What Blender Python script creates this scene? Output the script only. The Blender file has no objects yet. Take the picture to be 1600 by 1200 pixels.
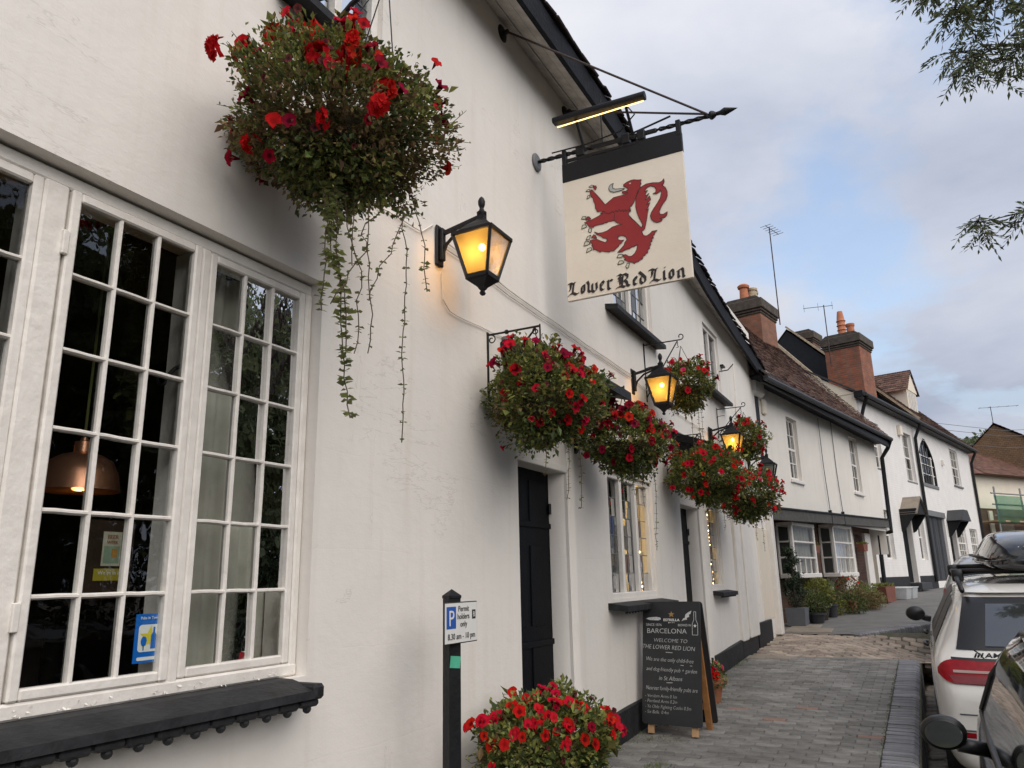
import bpy, bmesh, math, random
from mathutils import Vector, Matrix, noise
from mathutils.geometry import tessellate_polygon
from mathutils.bvhtree import BVHTree
R = math.radians
rnd = random.Random(7)
S = bpy.context.scene
COL = S.collection

# ------------------------------------------------------------------ camera, sky, sun, exposure
cd = bpy.data.cameras.new('camera'); cam = bpy.data.objects.new('camera', cd); COL.objects.link(cam)
cd.sensor_width = 36; cd.lens = 27.0; cd.clip_start = 0.05; cd.clip_end = 2000
cam.matrix_world = Matrix(((.885561, .132515, .44522, 0), (.464065, -.20985, -.860585, 0), (-.020611, .968712, -.247331, 1.54), (0, 0, 0, 1)))
S.camera = cam
SUN_DIR = Vector((.70, -.36, .74)).normalized()
SUN_EL = math.asin(SUN_DIR.z)
W = bpy.data.worlds.new('World'); S.world = W; W.use_nodes = True
nt = W.node_tree; nt.nodes.clear()
def wn(t, **k):
    n = nt.nodes.new(t)
    for a, b in k.items(): setattr(n, a, b)
    return n
out = wn('ShaderNodeOutputWorld'); bg = wn('ShaderNodeBackground'); bg.inputs['Strength'].default_value = .1
sky = wn('ShaderNodeTexSky', sky_type='NISHITA', sun_disc=False, sun_elevation=SUN_EL, sun_rotation=math.atan2(SUN_DIR.x, SUN_DIR.y), air_density=1.2, dust_density=2.5, ozone_density=1.0)
tc = wn('ShaderNodeTexCoord'); sep = wn('ShaderNodeSeparateXYZ'); nt.links.new(tc.outputs['Generated'], sep.inputs[0])
zz = wn('ShaderNodeMath', operation='MAXIMUM'); nt.links.new(sep.outputs['Z'], zz.inputs[0]); zz.inputs[1].default_value = 0
za = wn('ShaderNodeMath', operation='ADD'); nt.links.new(zz.outputs[0], za.inputs[0]); za.inputs[1].default_value = .22
dv = wn('ShaderNodeVectorMath', operation='DIVIDE'); cz = wn('ShaderNodeCombineXYZ')
for i in range(2): nt.links.new(za.outputs[0], cz.inputs[i])
cz.inputs[2].default_value = 1.0
nt.links.new(tc.outputs['Generated'], dv.inputs[0]); nt.links.new(cz.outputs[0], dv.inputs[1])
def wnoise(scale, det, rough, dist=0.0, off=(0, 0, 0)):
    mp = wn('ShaderNodeMapping'); mp.inputs['Location'].default_value = off; mp.inputs['Scale'].default_value = (1, 1, .35)
    nt.links.new(dv.outputs[0], mp.inputs['Vector'])
    n = wn('ShaderNodeTexNoise'); n.inputs['Scale'].default_value = scale; n.inputs['Detail'].default_value = det
    n.inputs['Roughness'].default_value = rough; n.inputs['Distortion'].default_value = dist
    nt.links.new(mp.outputs[0], n.inputs['Vector']); return n
def wramp(src, stops):
    r = wn('ShaderNodeValToRGB'); e = r.color_ramp.elements
    e[0].position, e[0].color = stops[0][0], (*stops[0][1], 1); e[1].position, e[1].color = stops[-1][0], (*stops[-1][1], 1)
    for p, c in stops[1:-1]: q = e.new(p); q.color = (*c, 1)
    nt.links.new(src, r.inputs[0]); return r
cl = wnoise(1.8, 10, .54, .15, (9.3, 1.7, 0))
cover = wramp(wnoise(1.9, 7, .55, .2, (4.5, 7.2, 0)).outputs['Fac'], [(.36, (.30, .30, .30)), (.50, (.97, .97, .97))])
shade0 = wramp(cl.outputs['Fac'], [(.30, (3.5, 3.75, 4.4)), (.5, (4.6, 4.75, 5.25)), (.70, (5.8, 5.75, 5.9))])
elev = wramp(sep.outputs['Z'], [(.0, (.60, .635, .70)), (.36, (.76, .785, .84)), (.62, (1.0, 1.0, 1.0))])
shade = wn('ShaderNodeMix', data_type='RGBA', blend_type='MULTIPLY'); shade.inputs['Factor'].default_value = 1; nt.links.new(shade0.outputs[0], shade.inputs['A']); nt.links.new(elev.outputs[0], shade.inputs['B'])
low = wramp(sep.outputs['Z'], [(.12, (1, 1, 1)), (.34, (0, 0, 0))])
cmax = wn('ShaderNodeMath', operation='MAXIMUM'); nt.links.new(cover.outputs[0], cmax.inputs[0]); nt.links.new(low.outputs[0], cmax.inputs[1])
mx = wn('ShaderNodeMix', data_type='RGBA')
nt.links.new(cmax.outputs[0], mx.inputs['Factor']); skb = wn('ShaderNodeVectorMath', operation='SCALE'); skb.inputs['Scale'].default_value = 1.6; nt.links.new(sky.outputs[0], skb.inputs[0]); nt.links.new(skb.outputs[0], mx.inputs['A']); nt.links.new(shade.outputs['Result'], mx.inputs['B'])
nt.links.new(mx.outputs['Result'], bg.inputs['Color']); nt.links.new(bg.outputs[0], out.inputs[0])
sl = bpy.data.lights.new('sun', 'SUN'); sl.energy = 1.5; sl.angle = R(75); sl.color = (1, .925, .825)
so = bpy.data.objects.new('sun', sl); COL.objects.link(so); so.rotation_euler = SUN_DIR.to_track_quat('Z', 'Y').to_euler(); so.location = SUN_DIR * 30
vs = S.view_settings; vs.view_transform = 'Standard'; vs.look = 'None'; vs.exposure = .72; vs.gamma = 1; vs.use_curve_mapping = False
S.render.engine = 'CYCLES'; S.cycles.use_denoising = True; S.cycles.max_bounces = 8; S.cycles.transparent_max_bounces = 16
S.cycles.caustics_reflective = False; S.cycles.caustics_refractive = False; S.cycles.sample_clamp_indirect = 4

# ------------------------------------------------------------------ materials
MATS = {}
def mat(name, col, rough=.7, var=.12, vs=6., bump=0., bs=60., metal=0., rand=0., island=0., spec=.5, coat=0., tint=None, sheen=0., trans=0., vec='Object', detail=5, stain=0.):
    m = bpy.data.materials.new(name); m.use_nodes = True; n = m.node_tree; b = n.nodes['Principled BSDF']; L = n.links.new
    t = n.nodes.new('ShaderNodeTexCoord'); src = t.outputs[vec]
    b.inputs['Roughness'].default_value = rough; b.inputs['Metallic'].default_value = metal; b.inputs['Specular IOR Level'].default_value = spec
    b.inputs['Coat Weight'].default_value = coat; b.inputs['Coat Roughness'].default_value = .04
    no = n.nodes.new('ShaderNodeTexNoise'); no.inputs['Scale'].default_value = vs; no.inputs['Detail'].default_value = detail; no.inputs['Roughness'].default_value = .6
    L(src, no.inputs['Vector'])
    rr = n.nodes.new('ShaderNodeValToRGB'); e = rr.color_ramp.elements; e[0].position = .28; e[1].position = .72
    tc_ = tint or col
    e[0].color = (*[max(0, c * (1 - var)) for c in tc_], 1); e[1].color = (*[min(1, c * (1 + var)) for c in col], 1)
    L(no.outputs['Fac'], rr.inputs[0]); c = rr.outputs[0]
    if rand or island:
        if rand: q = n.nodes.new('ShaderNodeObjectInfo').outputs['Random']; amt = rand
        else: q = n.nodes.new('ShaderNodeNewGeometry').outputs['Random Per Island']; amt = island
        mr = n.nodes.new('ShaderNodeMapRange'); mr.inputs['To Min'].default_value = 1 - amt; mr.inputs['To Max'].default_value = 1 + amt
        L(q, mr.inputs['Value'])
        hs = n.nodes.new('ShaderNodeHueSaturation'); L(mr.outputs[0], hs.inputs['Value']); L(c, hs.inputs['Color'])
        m2 = n.nodes.new('ShaderNodeMapRange'); m2.inputs['To Min'].default_value = .5 - amt * .04; m2.inputs['To Max'].default_value = .5 + amt * .04
        fr = n.nodes.new('ShaderNodeMath'); fr.operation = 'FRACT'; mu = n.nodes.new('ShaderNodeMath'); mu.operation = 'MULTIPLY'; mu.inputs[1].default_value = 7.31
        L(q, mu.inputs[0]); L(mu.outputs[0], fr.inputs[0]); L(fr.outputs[0], m2.inputs['Value']); L(m2.outputs[0], hs.inputs['Hue']); c = hs.outputs[0]
    if stain:   # broad wear in place, shared by neighbouring pieces
        gp_ = n.nodes.new('ShaderNodeNewGeometry'); sn = n.nodes.new('ShaderNodeTexNoise'); sn.inputs['Scale'].default_value = 1.7; sn.inputs['Detail'].default_value = 7; sn.inputs['Roughness'].default_value = .68; L(gp_.outputs['Position'], sn.inputs['Vector'])
        sr = n.nodes.new('ShaderNodeMapRange'); sr.inputs['From Min'].default_value = .3; sr.inputs['From Max'].default_value = .7; sr.inputs['To Min'].default_value = 1 - stain; sr.inputs['To Max'].default_value = 1 + stain * .6; L(sn.outputs['Fac'], sr.inputs[0])
        h2_ = n.nodes.new('ShaderNodeHueSaturation'); L(c, h2_.inputs['Color']); L(sr.outputs[0], h2_.inputs['Value']); c = h2_.outputs[0]
    L(c, b.inputs['Base Color'])
    if bump:
        n2 = n.nodes.new('ShaderNodeTexNoise'); n2.inputs['Scale'].default_value = bs; n2.inputs['Detail'].default_value = 4; L(src, n2.inputs['Vector'])
        bp = n.nodes.new('ShaderNodeBump'); bp.inputs['Strength'].default_value = bump; bp.inputs['Distance'].default_value = .01
        L(n2.outputs['Fac'], bp.inputs['Height']); L(bp.outputs[0], b.inputs['Normal'])
    if trans:
        tr = n.nodes.new('ShaderNodeBsdfTranslucent'); L(c, tr.inputs['Color']); ms = n.nodes.new('ShaderNodeMixShader'); ms.inputs[0].default_value = trans
        L(b.outputs[0], ms.inputs[1]); L(tr.outputs[0], ms.inputs[2]); L(ms.outputs[0], n.nodes['Material Output'].inputs[0])
    MATS[name] = m; return m
def emis(name, col, st):
    m = bpy.data.materials.new(name); m.use_nodes = True; n = m.node_tree; n.nodes.clear()
    e = n.nodes.new('ShaderNodeEmission'); e.inputs[0].default_value = (*col, 1); e.inputs[1].default_value = st
    o = n.nodes.new('ShaderNodeOutputMaterial'); n.links.new(e.outputs[0], o.inputs[0]); MATS[name] = m; return m
def glass(name, tint=(.9, .93, .92), refl=1.0, rough=.0, wavy=.0, haze=None, hazef=0.):
    m = bpy.data.materials.new(name); m.use_nodes = True; n = m.node_tree; n.nodes.clear(); L = n.links.new
    tr = n.nodes.new('ShaderNodeBsdfTransparent'); tr.inputs[0].default_value = (*tint, 1)
    gl = n.nodes.new('ShaderNodeBsdfGlossy'); gl.inputs['Roughness'].default_value = rough
    fr = n.nodes.new('ShaderNodeFresnel'); fr.inputs[0].default_value = 1.45
    mu = n.nodes.new('ShaderNodeMath'); mu.operation = 'MULTIPLY'; mu.inputs[1].default_value = refl; L(fr.outputs[0], mu.inputs[0])
    if wavy:
        t = n.nodes.new('ShaderNodeTexCoord'); no = n.nodes.new('ShaderNodeTexNoise'); no.inputs['Scale'].default_value = 9; L(t.outputs['Object'], no.inputs['Vector'])
        bp = n.nodes.new('ShaderNodeBump'); bp.inputs['Strength'].default_value = wavy; bp.inputs['Distance'].default_value = .01; L(no.outputs['Fac'], bp.inputs['Height'])
        L(bp.outputs[0], gl.inputs['Normal'])
    ms = n.nodes.new('ShaderNodeMixShader'); L(mu.outputs[0], ms.inputs[0]); L(gl.outputs[0], ms.inputs[2])
    if haze:
        tl = n.nodes.new('ShaderNodeBsdfTranslucent'); tl.inputs[0].default_value = (*haze, 1); m1 = n.nodes.new('ShaderNodeMixShader'); m1.inputs[0].default_value = hazef
        L(tr.outputs[0], m1.inputs[1]); L(tl.outputs[0], m1.inputs[2]); L(m1.outputs[0], ms.inputs[1])
    else: L(tr.outputs[0], ms.inputs[1])
    o = n.nodes.new('ShaderNodeOutputMaterial'); L(ms.outputs[0], o.inputs[0]); MATS[name] = m; return m
def brickmat(name, c1, c2, mortar, sc=1., bump=.5, rough=.85, paint=False, axis='xy', bw=.225, bh=.075, ms=.01):
    m = bpy.data.materials.new(name); m.use_nodes = True; n = m.node_tree; b = n.nodes['Principled BSDF']; L = n.links.new
    t = n.nodes.new('ShaderNodeTexCoord'); sp = n.nodes.new('ShaderNodeSeparateXYZ'); L(t.outputs['Object'], sp.inputs[0])
    ad = n.nodes.new('ShaderNodeMath'); ad.operation = 'ADD'; L(sp.outputs['X'], ad.inputs[0]); L(sp.outputs['Y'], ad.inputs[1])
    cb = n.nodes.new('ShaderNodeCombineXYZ'); L(ad.outputs[0], cb.inputs['X']); L(sp.outputs['Z'], cb.inputs['Y'])
    br = n.nodes.new('ShaderNodeTexBrick'); L(cb.outputs[0], br.inputs['Vector'])
    br.inputs['Scale'].default_value = 1 / sc; br.inputs['Brick Width'].default_value = bw; br.inputs['Row Height'].default_value = bh; br.inputs['Mortar Size'].default_value = ms
    br.inputs['Color1'].default_value = (*c1, 1); br.inputs['Color2'].default_value = (*c2, 1); br.inputs['Mortar'].default_value = (*mortar, 1); br.inputs['Bias'].default_value = -.1
    no = n.nodes.new('ShaderNodeTexNoise'); no.inputs['Scale'].default_value = 2.5; no.inputs['Detail'].default_value = 6; L(t.outputs['Object'], no.inputs['Vector'])
    mm = n.nodes.new('ShaderNodeMapRange'); mm.inputs['From Min'].default_value = .25; mm.inputs['From Max'].default_value = .75; mm.inputs['To Min'].default_value = .72 if not paint else .92; mm.inputs['To Max'].default_value = 1.15 if not paint else 1.04; L(no.outputs['Fac'], mm.inputs[0])
    hs = n.nodes.new('ShaderNodeHueSaturation'); L(br.outputs['Color'], hs.inputs['Color']); L(mm.outputs[0], hs.inputs['Value']); L(hs.outputs[0], b.inputs['Base Color'])
    b.inputs['Roughness'].default_value = rough
    inv = n.nodes.new('ShaderNodeMath'); inv.operation = 'SUBTRACT'; inv.inputs[0].default_value = 1; L(br.outputs['Fac'], inv.inputs[1])
    n2 = n.nodes.new('ShaderNodeTexNoise'); n2.inputs['Scale'].default_value = 30; L(t.outputs['Object'], n2.inputs['Vector'])
    a2 = n.nodes.new('ShaderNodeMath'); a2.operation = 'MULTIPLY_ADD'; L(n2.outputs['Fac'], a2.inputs[0]); a2.inputs[1].default_value = .7; L(inv.outputs[0], a2.inputs[2])
    bp = n.nodes.new('ShaderNodeBump'); bp.inputs['Strength'].default_value = bump; bp.inputs['Distance'].default_value = .012; L(a2.outputs[0], bp.inputs['Height']); L(bp.outputs[0], b.inputs['Normal'])
    MATS[name] = m; return m

def plaster(name, col, cracks=True):
    m = mat(name, col, rough=.78, var=.05, vs=1.1, detail=8)
    n = m.node_tree; L = n.links.new; b = n.nodes['Principled BSDF']; t = [x for x in n.nodes if x.type == 'TEX_COORD'][0]
    def nz(s, d, r=.6, mp=None):
        q = n.nodes.new('ShaderNodeTexNoise'); q.inputs['Scale'].default_value = s; q.inputs['Detail'].default_value = d; q.inputs['Roughness'].default_value = r
        if mp:
            k = n.nodes.new('ShaderNodeMapping'); k.inputs['Scale'].default_value = mp; L(t.outputs['Object'], k.inputs['Vector']); L(k.outputs[0], q.inputs['Vector'])
        else: L(t.outputs['Object'], q.inputs['Vector'])
        return q
    def mth(op, a, bb):
        q = n.nodes.new('ShaderNodeMath'); q.operation = op
        for i, v in enumerate((a, bb)):
            if isinstance(v, (int, float)): q.inputs[i].default_value = v
            else: L(v, q.inputs[i])
        return q.outputs[0]
    # trowelled relief: large soft waves, brushed ripples, fine grain
    h = mth('ADD', mth('MULTIPLY', nz(2.2, 3).outputs['Fac'], 2.2), mth('MULTIPLY', nz(14, 5, .65, (1, 1, 1.8)).outputs['Fac'], .55))
    h = mth('ADD', h, mth('MULTIPLY', nz(90, 3).outputs['Fac'], .12))
    if cracks:  # faint scored lines of the render coats, broken up
        sz = n.nodes.new('ShaderNodeSeparateXYZ'); L(t.outputs['Object'], sz.inputs[0])
        zl = mth('ADD', mth('MULTIPLY', sz.outputs['Z'], 2.3), mth('MULTIPLY', nz(1.3, 3).outputs['Fac'], .22))
        ln_ = mth('MULTIPLY', mth('LESS_THAN', mth('FRACT', zl, 0), .016), mth('GREATER_THAN', nz(1.1, 3, .5, (1, .8, 2.)).outputs['Fac'], .50))
        h = mth('SUBTRACT', h, mth('MULTIPLY', ln_, .55))
    if cracks:  # hairline cracks: thin iso-lines of a stretched noise, kept to patches by another
        a = mth('ABSOLUTE', mth('SUBTRACT', nz(.9, 6, .62, (1, .55, 2.6)).outputs['Fac'], .5), 0)
        c1 = mth('LESS_THAN', a, .003); c1 = mth('MULTIPLY', c1, mth('GREATER_THAN', nz(.7, 2).outputs['Fac'], .60))
        a2 = mth('ABSOLUTE', mth('SUBTRACT', nz(.8, 6, .6, (1, 2.4, .6)).outputs['Fac'], .47), 0)
        c2 = mth('MULTIPLY', mth('LESS_THAN', a2, .0022), mth('GREATER_THAN', nz(.9, 2, .5, (1.2, 1.2, 1.2)).outputs['Fac'], .61))
        crk_ = mth('MAXIMUM', c1, c2); h = mth('SUBTRACT', h, mth('MULTIPLY', crk_, .8))
    bp = n.nodes.new('ShaderNodeBump'); bp.inputs['Strength'].default_value = .30; bp.inputs['Distance'].default_value = .012
    L(h, bp.inputs['Height']); L(bp.outputs[0], b.inputs['Normal'])
    # weather streaks: faint vertical grime
    st = nz(3.0, 5, .6, (1, 3.2, .22)); rp = n.nodes.new('ShaderNodeValToRGB'); rp.color_ramp.elements[0].position = .52; rp.color_ramp.elements[0].color = (1, 1, 1, 1); rp.color_ramp.elements[1].position = .78; rp.color_ramp.elements[1].color = (.935, .92, .89, 1)
    L(st.outputs['Fac'], rp.inputs[0]); mxx = n.nodes.new('ShaderNodeMix'); mxx.data_type = 'RGBA'; mxx.blend_type = 'MULTIPLY'; mxx.inputs['Factor'].default_value = 1
    src = b.inputs['Base Color'].links[0].from_socket; L(src, mxx.inputs['A']); L(rp.outputs[0], mxx.inputs['B']); L(mxx.outputs['Result'], b.inputs['Base Color'])
    if cracks:
        m3 = n.nodes.new('ShaderNodeMix'); m3.data_type = 'RGBA'; L(mth('MULTIPLY', crk_, .22), m3.inputs['Factor']); L(mxx.outputs['Result'], m3.inputs['A']); m3.inputs['B'].default_value = (.42, .38, .33, 1); L(m3.outputs['Result'], b.inputs['Base Color'])
    return m
plaster('wall_paint', (.80, .765, .722)); plaster('cream_paint', (.76, .69, .58), False); plaster('house_paint', (.78, .745, .69), False)
mat('white_wood', (.80, .77, .73), .45, .05, 9, .35, 45)
mat('old_white_wood', (.80, .765, .72), .5, .05, 14, .35, 30, tint=(.75, .71, .66))
mat('black_paint', (.010, .011, .013), .55, .3, 8, .35, 40, spec=.25)
mat('dark_sill', (.024, .025, .028), .6, .35, 10, .5, 35, tint=(.016, .017, .019), spec=.25)
mat('iron', (.008, .008, .010), .5, .3, 30, .3, 120, spec=.3)
mat('rust_iron', (.035, .018, .014), .6, .4, 30, .3, 90)
mat('fascia_paint', (.010, .011, .016), .7, .4, 7, .6, 30, spec=.2)
mat('door_paint', (.002, .003, .005), .55, .25, 6, .15, 60, spec=.12)
mat('soffit_wood', (.60, .57, .52), .7, .14, 9, .5, 30, tint=(.45, .42, .38))
mat('dark_tile', (.045, .034, .032), .85, .3, 9, .6, 40, rand=.35)
mat('red_tile', (.135, .068, .048), .88, .32, 7, .5, 40, island=.38, tint=(.10, .065, .05))
mat('red_tile_far', (.135, .066, .044), .88, .35, 5, .5, 40, island=.35)
mat('lead', (.16, .165, .17), .55, .15, 10, .2, 30)
mat('slate', (.035, .037, .042), .6, .25, 6, .4, 25)
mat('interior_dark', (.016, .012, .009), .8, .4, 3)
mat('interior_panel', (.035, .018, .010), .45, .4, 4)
mat('curtain', (.70, .68, .60), .9, .1, 12, trans=.25)
mat('lace', (.62, .60, .55), .9, .16, 10, trans=.35)
mat('copper', (.85, .42, .26), .34, .05, 20, metal=.85)
mat('paper_white', (.78, .78, .75), .5, .04); mat('paper_cream', (.60, .58, .45), .5, .15, 30)
mat('sign_cream', (.82, .75, .64), .5, .035, 3, .15, 30, tint=(.79, .71, .60)); mat('sign_black', (.012, .012, .014), .5, .2, spec=.25)
mat('lion_red', (.30, .018, .02), .45, .10, 9); mat('lion_dark', (.035, .006, .006), .5, .1); mat('tongue_grey', (.42, .44, .42), .5, .08)
mat('ink', (.02, .014, .014), .5, .1); mat('plate_white', (.74, .74, .72), .35, .03); mat('plate_blue', (.012, .09, .40), .35, .05)
mat('sticker_blue', (.006, .14, .55), .35, .05); mat('sticker_yellow', (.72, .60, .04), .4, .05); mat('sticker_green', (.08, .42, .28), .45, .12, 40); mat('notice_yellow', (.42, .34, .03), .5, .1)
mat('beer_amber', (.55, .28, .05), .5, .2, 30); mat('beer_green', (.30, .42, .30), .5, .2, 20)
mat('chalkboard', (.020, .021, .023), .5, .35, 5, .1, 60, tint=(.03, .031, .033)); mat('chalk', (.55, .56, .55), .9, .35, 120); mat('chalk_gold', (.36, .22, .08), .8, .15, 60)
mat('pine', (.42, .20, .075), .5, .22, 12, .3, 30, tint=(.33, .15, .05)); mat('pale_pine', (.55, .34, .18), .6, .2, 12, .3, 30)
mat('paver', (.19, .183, .172), .82, .20, 9, .7, 55, rand=.26, tint=(.165, .16, .15), stain=.38)
mat('paver_stuff', (.19, .183, .172), .82, .20, 9, .7, 55, island=.26, stain=.38)
mat('kerb_brick', (.205, .205, .22), .7, .2, 12, .5, 60, rand=.22, stain=.35)
mat('joint', (.075, .066, .05), .95, .35, 12, .6, 60, tint=(.06, .068, .035))
mat('sett', (.30, .245, .20), .8, .22, 8, .7, 45, rand=.28, stain=.4); mat('gutter_sett', (.17, .145, .115), .85, .3, 8, .8, 40, rand=.35)
mat('asphalt', (.05, .048, .046), .9, .3, 6, .8, 120); mat('flagstone', (.24, .205, .165), .85, .2, 4, .5, 40); mat('earth', (.10, .085, .06), .95, .3, .8)
mat('far_paving', (.15, .146, .14), .85, .22, 3, .6, 30)
mat('terracotta', (.40, .16, .085), .8, .2, 8, .3, 40); mat('moss', (.040, .030, .016), .95, .5, 22, 1., 60)
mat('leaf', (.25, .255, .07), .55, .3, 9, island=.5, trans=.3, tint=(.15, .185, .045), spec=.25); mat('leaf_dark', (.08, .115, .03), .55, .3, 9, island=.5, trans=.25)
mat('leaf_dry', (.19, .13, .06), .8, .3, 9, island=.5, trans=.2); mat('leaf_pale', (.22, .25, .085), .55, .2, 9, island=.35, trans=.3)
mat('leaf_tree', (.14, .165, .08), .55, .25, 5, island=.45, trans=.4); mat('leaf_yew', (.022, .042, .016), .6, .3, 8, island=.4); mat('grass', (.10, .14, .03), .7, .3, 9, island=.5)
mat('stem', (.09, .055, .035), .7, .3, 30); mat('stem_green', (.08, .10, .03), .7, .3, 30); mat('bark', (.05, .042, .034), .9, .3, 20, .8, 40)
def petal(name, col, throat):
    m = mat(name, col, .7, .12, 60, rand=.18, trans=.25, spec=.08); n = m.node_tree; L = n.links.new; b = n.nodes['Principled BSDF']
    t = [x for x in n.nodes if x.type == 'TEX_COORD'][0]; le = n.nodes.new('ShaderNodeVectorMath'); le.operation = 'LENGTH'; L(t.outputs['Object'], le.inputs[0])
    mr = n.nodes.new('ShaderNodeMapRange'); mr.inputs['From Min'].default_value = .006; mr.inputs['From Max'].default_value = .016; L(le.outputs['Value'], mr.inputs[0])
    mx = n.nodes.new('ShaderNodeMix'); mx.data_type = 'RGBA'; L(mr.outputs[0], mx.inputs['Factor']); mx.inputs['A'].default_value = (*throat, 1)
    L(b.inputs['Base Color'].links[0].from_socket, mx.inputs['B']); L(mx.outputs['Result'], b.inputs['Base Color'])
petal('petal_red', (.46, .006, .014), (.06, .002, .006)); petal('petal_crimson', (.22, .002, .022), (.03, .001, .006)); petal('petal_scarlet', (.52, .011, .016), (.35, .01, .01)); petal('petal_pink', (.62, .05, .12), (.4, .02, .05))
glass('pane', (.90, .93, .92), 1.25, .0, .12); glass('far_pane', (.90, .93, .92), .55, .0, .12); glass('dark_pane', (.30, .32, .33), 1.3, .02, .15); glass('car_glass', (.14, .15, .15), 1.6)
glass('lamp_glass', (.80, .62, .27), .6, .12, .3, (.72, .55, .22), .40); glass('lamp_glass_unlit', (.52, .54, .50), .8, .15, .3, (.5, .52, .48), .5); mat('plastic_clear', (.78, .80, .81), .3, .1, 20, trans=.4)
glass('net_green', (.55, .80, .68), .3, .5, 0, (.30, .62, .48), .55)
emis('bulb', (1, .60, .20), 22); emis('strip_lamp', (1, .62, .22), 2.2); emis('fairy', (1, .62, .22), 16); emis('pendant_glow', (1, .36, .06), 1.1); emis('amber_shade', (1, .45, .05), 1.2)
mat('warm_inner', (.75, .42, .14), .6, .2, 9)
brickmat('brick_red', (.33, .105, .05), (.22, .075, .042), (.16, .12, .095)); brickmat('brick_dark', (.15, .07, .05), (.10, .052, .04), (.12, .095, .08)); brickmat('brick_brown', (.17, .08, .048), (.11, .058, .04), (.14, .11, .085))
brickmat('brick_white', (.80, .78, .755), (.785, .765, .74), (.76, .74, .715), bump=.25, rough=.6, paint=True)
brickmat('tile_hung', (.20, .12, .065), (.15, .09, .05), (.08, .05, .03), bw=.17, bh=.1, ms=.008)
mat('chimney_cap', (.075, .062, .05), .95, .4, 7, .8, 40); mat('pot_clay', (.46, .17, .085), .8, .2, 9, .3, 30); mat('mortar', (.42, .34, .24), .95, .3, 9, .8, 30)
mat('car_white', (.74, .72, .68), .25, .02, 3, coat=.8); mat('car_silver', (.42, .42, .42), .3, .03, 3, metal=.4, coat=.6); mat('car_dark', (.020, .022, .019), .22, .05, 3, coat=1., metal=.2)
mat('car_trim', (.010, .010, .011), .4, .1); mat('tyre', (.015, .015, .015), .85, .2); mat('rim', (.35, .35, .36), .3, .05, metal=.9); mat('chrome', (.75, .75, .76), .12, .02, metal=1.)
mat('tail_red', (.24, .002, .007), .35, .3, 25, spec=.3); mat('tail_clear', (.34, .22, .19), .15, .1, coat=1.); mat('mirror_glass', (.30, .33, .33), .03, .02, metal=1.); mat('box_black', (.014, .014, .015), .18, .05, coat=1.)
mat('planter_grey', (.12, .13, .145), .6, .1); mat('scaffold', (.28, .28, .28), .5, .1, metal=.6); mat('board', (.36, .24, .13), .8, .2)

mat('mirror_dark', (.035, .038, .04), .03, .02, spec=1., coat=1.); mat('car_glass_dark', (.03, .033, .033), .03, .02, spec=1., coat=1.)
mat('tail_dark', (.16, .002, .006), .25, .2, 25, coat=.25)
mat('beam_wood', (.075, .072, .068), .85, .3, 6, .8, 25); mat('terracotta_dark', (.19, .065, .042), .8, .25, 8, .3, 40)
brickmat('brick_mid', (.30, .115, .06), (.20, .085, .05), (.15, .12, .095)); petal('petal_faded', (.16, .03, .035), (.06, .02, .02))
# ------------------------------------------------------------------ mesh helpers
def V(*a): return Vector(a)
def earclip(poly):
    n = len(poly); ar = sum(poly[i][0] * poly[(i + 1) % n][1] - poly[(i + 1) % n][0] * poly[i][1] for i in range(n)); ix = list(range(n)) if ar > 0 else list(range(n - 1, -1, -1)); out = []
    def cr(o, a, b): return (a[0] - o[0]) * (b[1] - o[1]) - (a[1] - o[1]) * (b[0] - o[0])
    while len(ix) > 3:
        m = len(ix); best = None
        for k in range(m):
            a, b, c = ix[k - 1], ix[k], ix[(k + 1) % m]; A, B, C_ = poly[a], poly[b], poly[c]; w = cr(A, B, C_)
            if w <= 1e-12: continue
            if any(cr(A, B, poly[j]) >= 0 and cr(B, C_, poly[j]) >= 0 and cr(C_, A, poly[j]) >= 0 for j in ix if j not in (a, b, c) and poly[j] not in (A, B, C_)): continue
            best = k; break
        if best is None: best = min(range(m), key=lambda k: abs(cr(poly[ix[k - 1]], poly[ix[k]], poly[ix[(k + 1) % m]])))
        out.append((ix[best - 1], ix[best], ix[(best + 1) % m])); ix.pop(best)
    out.append(tuple(ix)); return out
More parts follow.
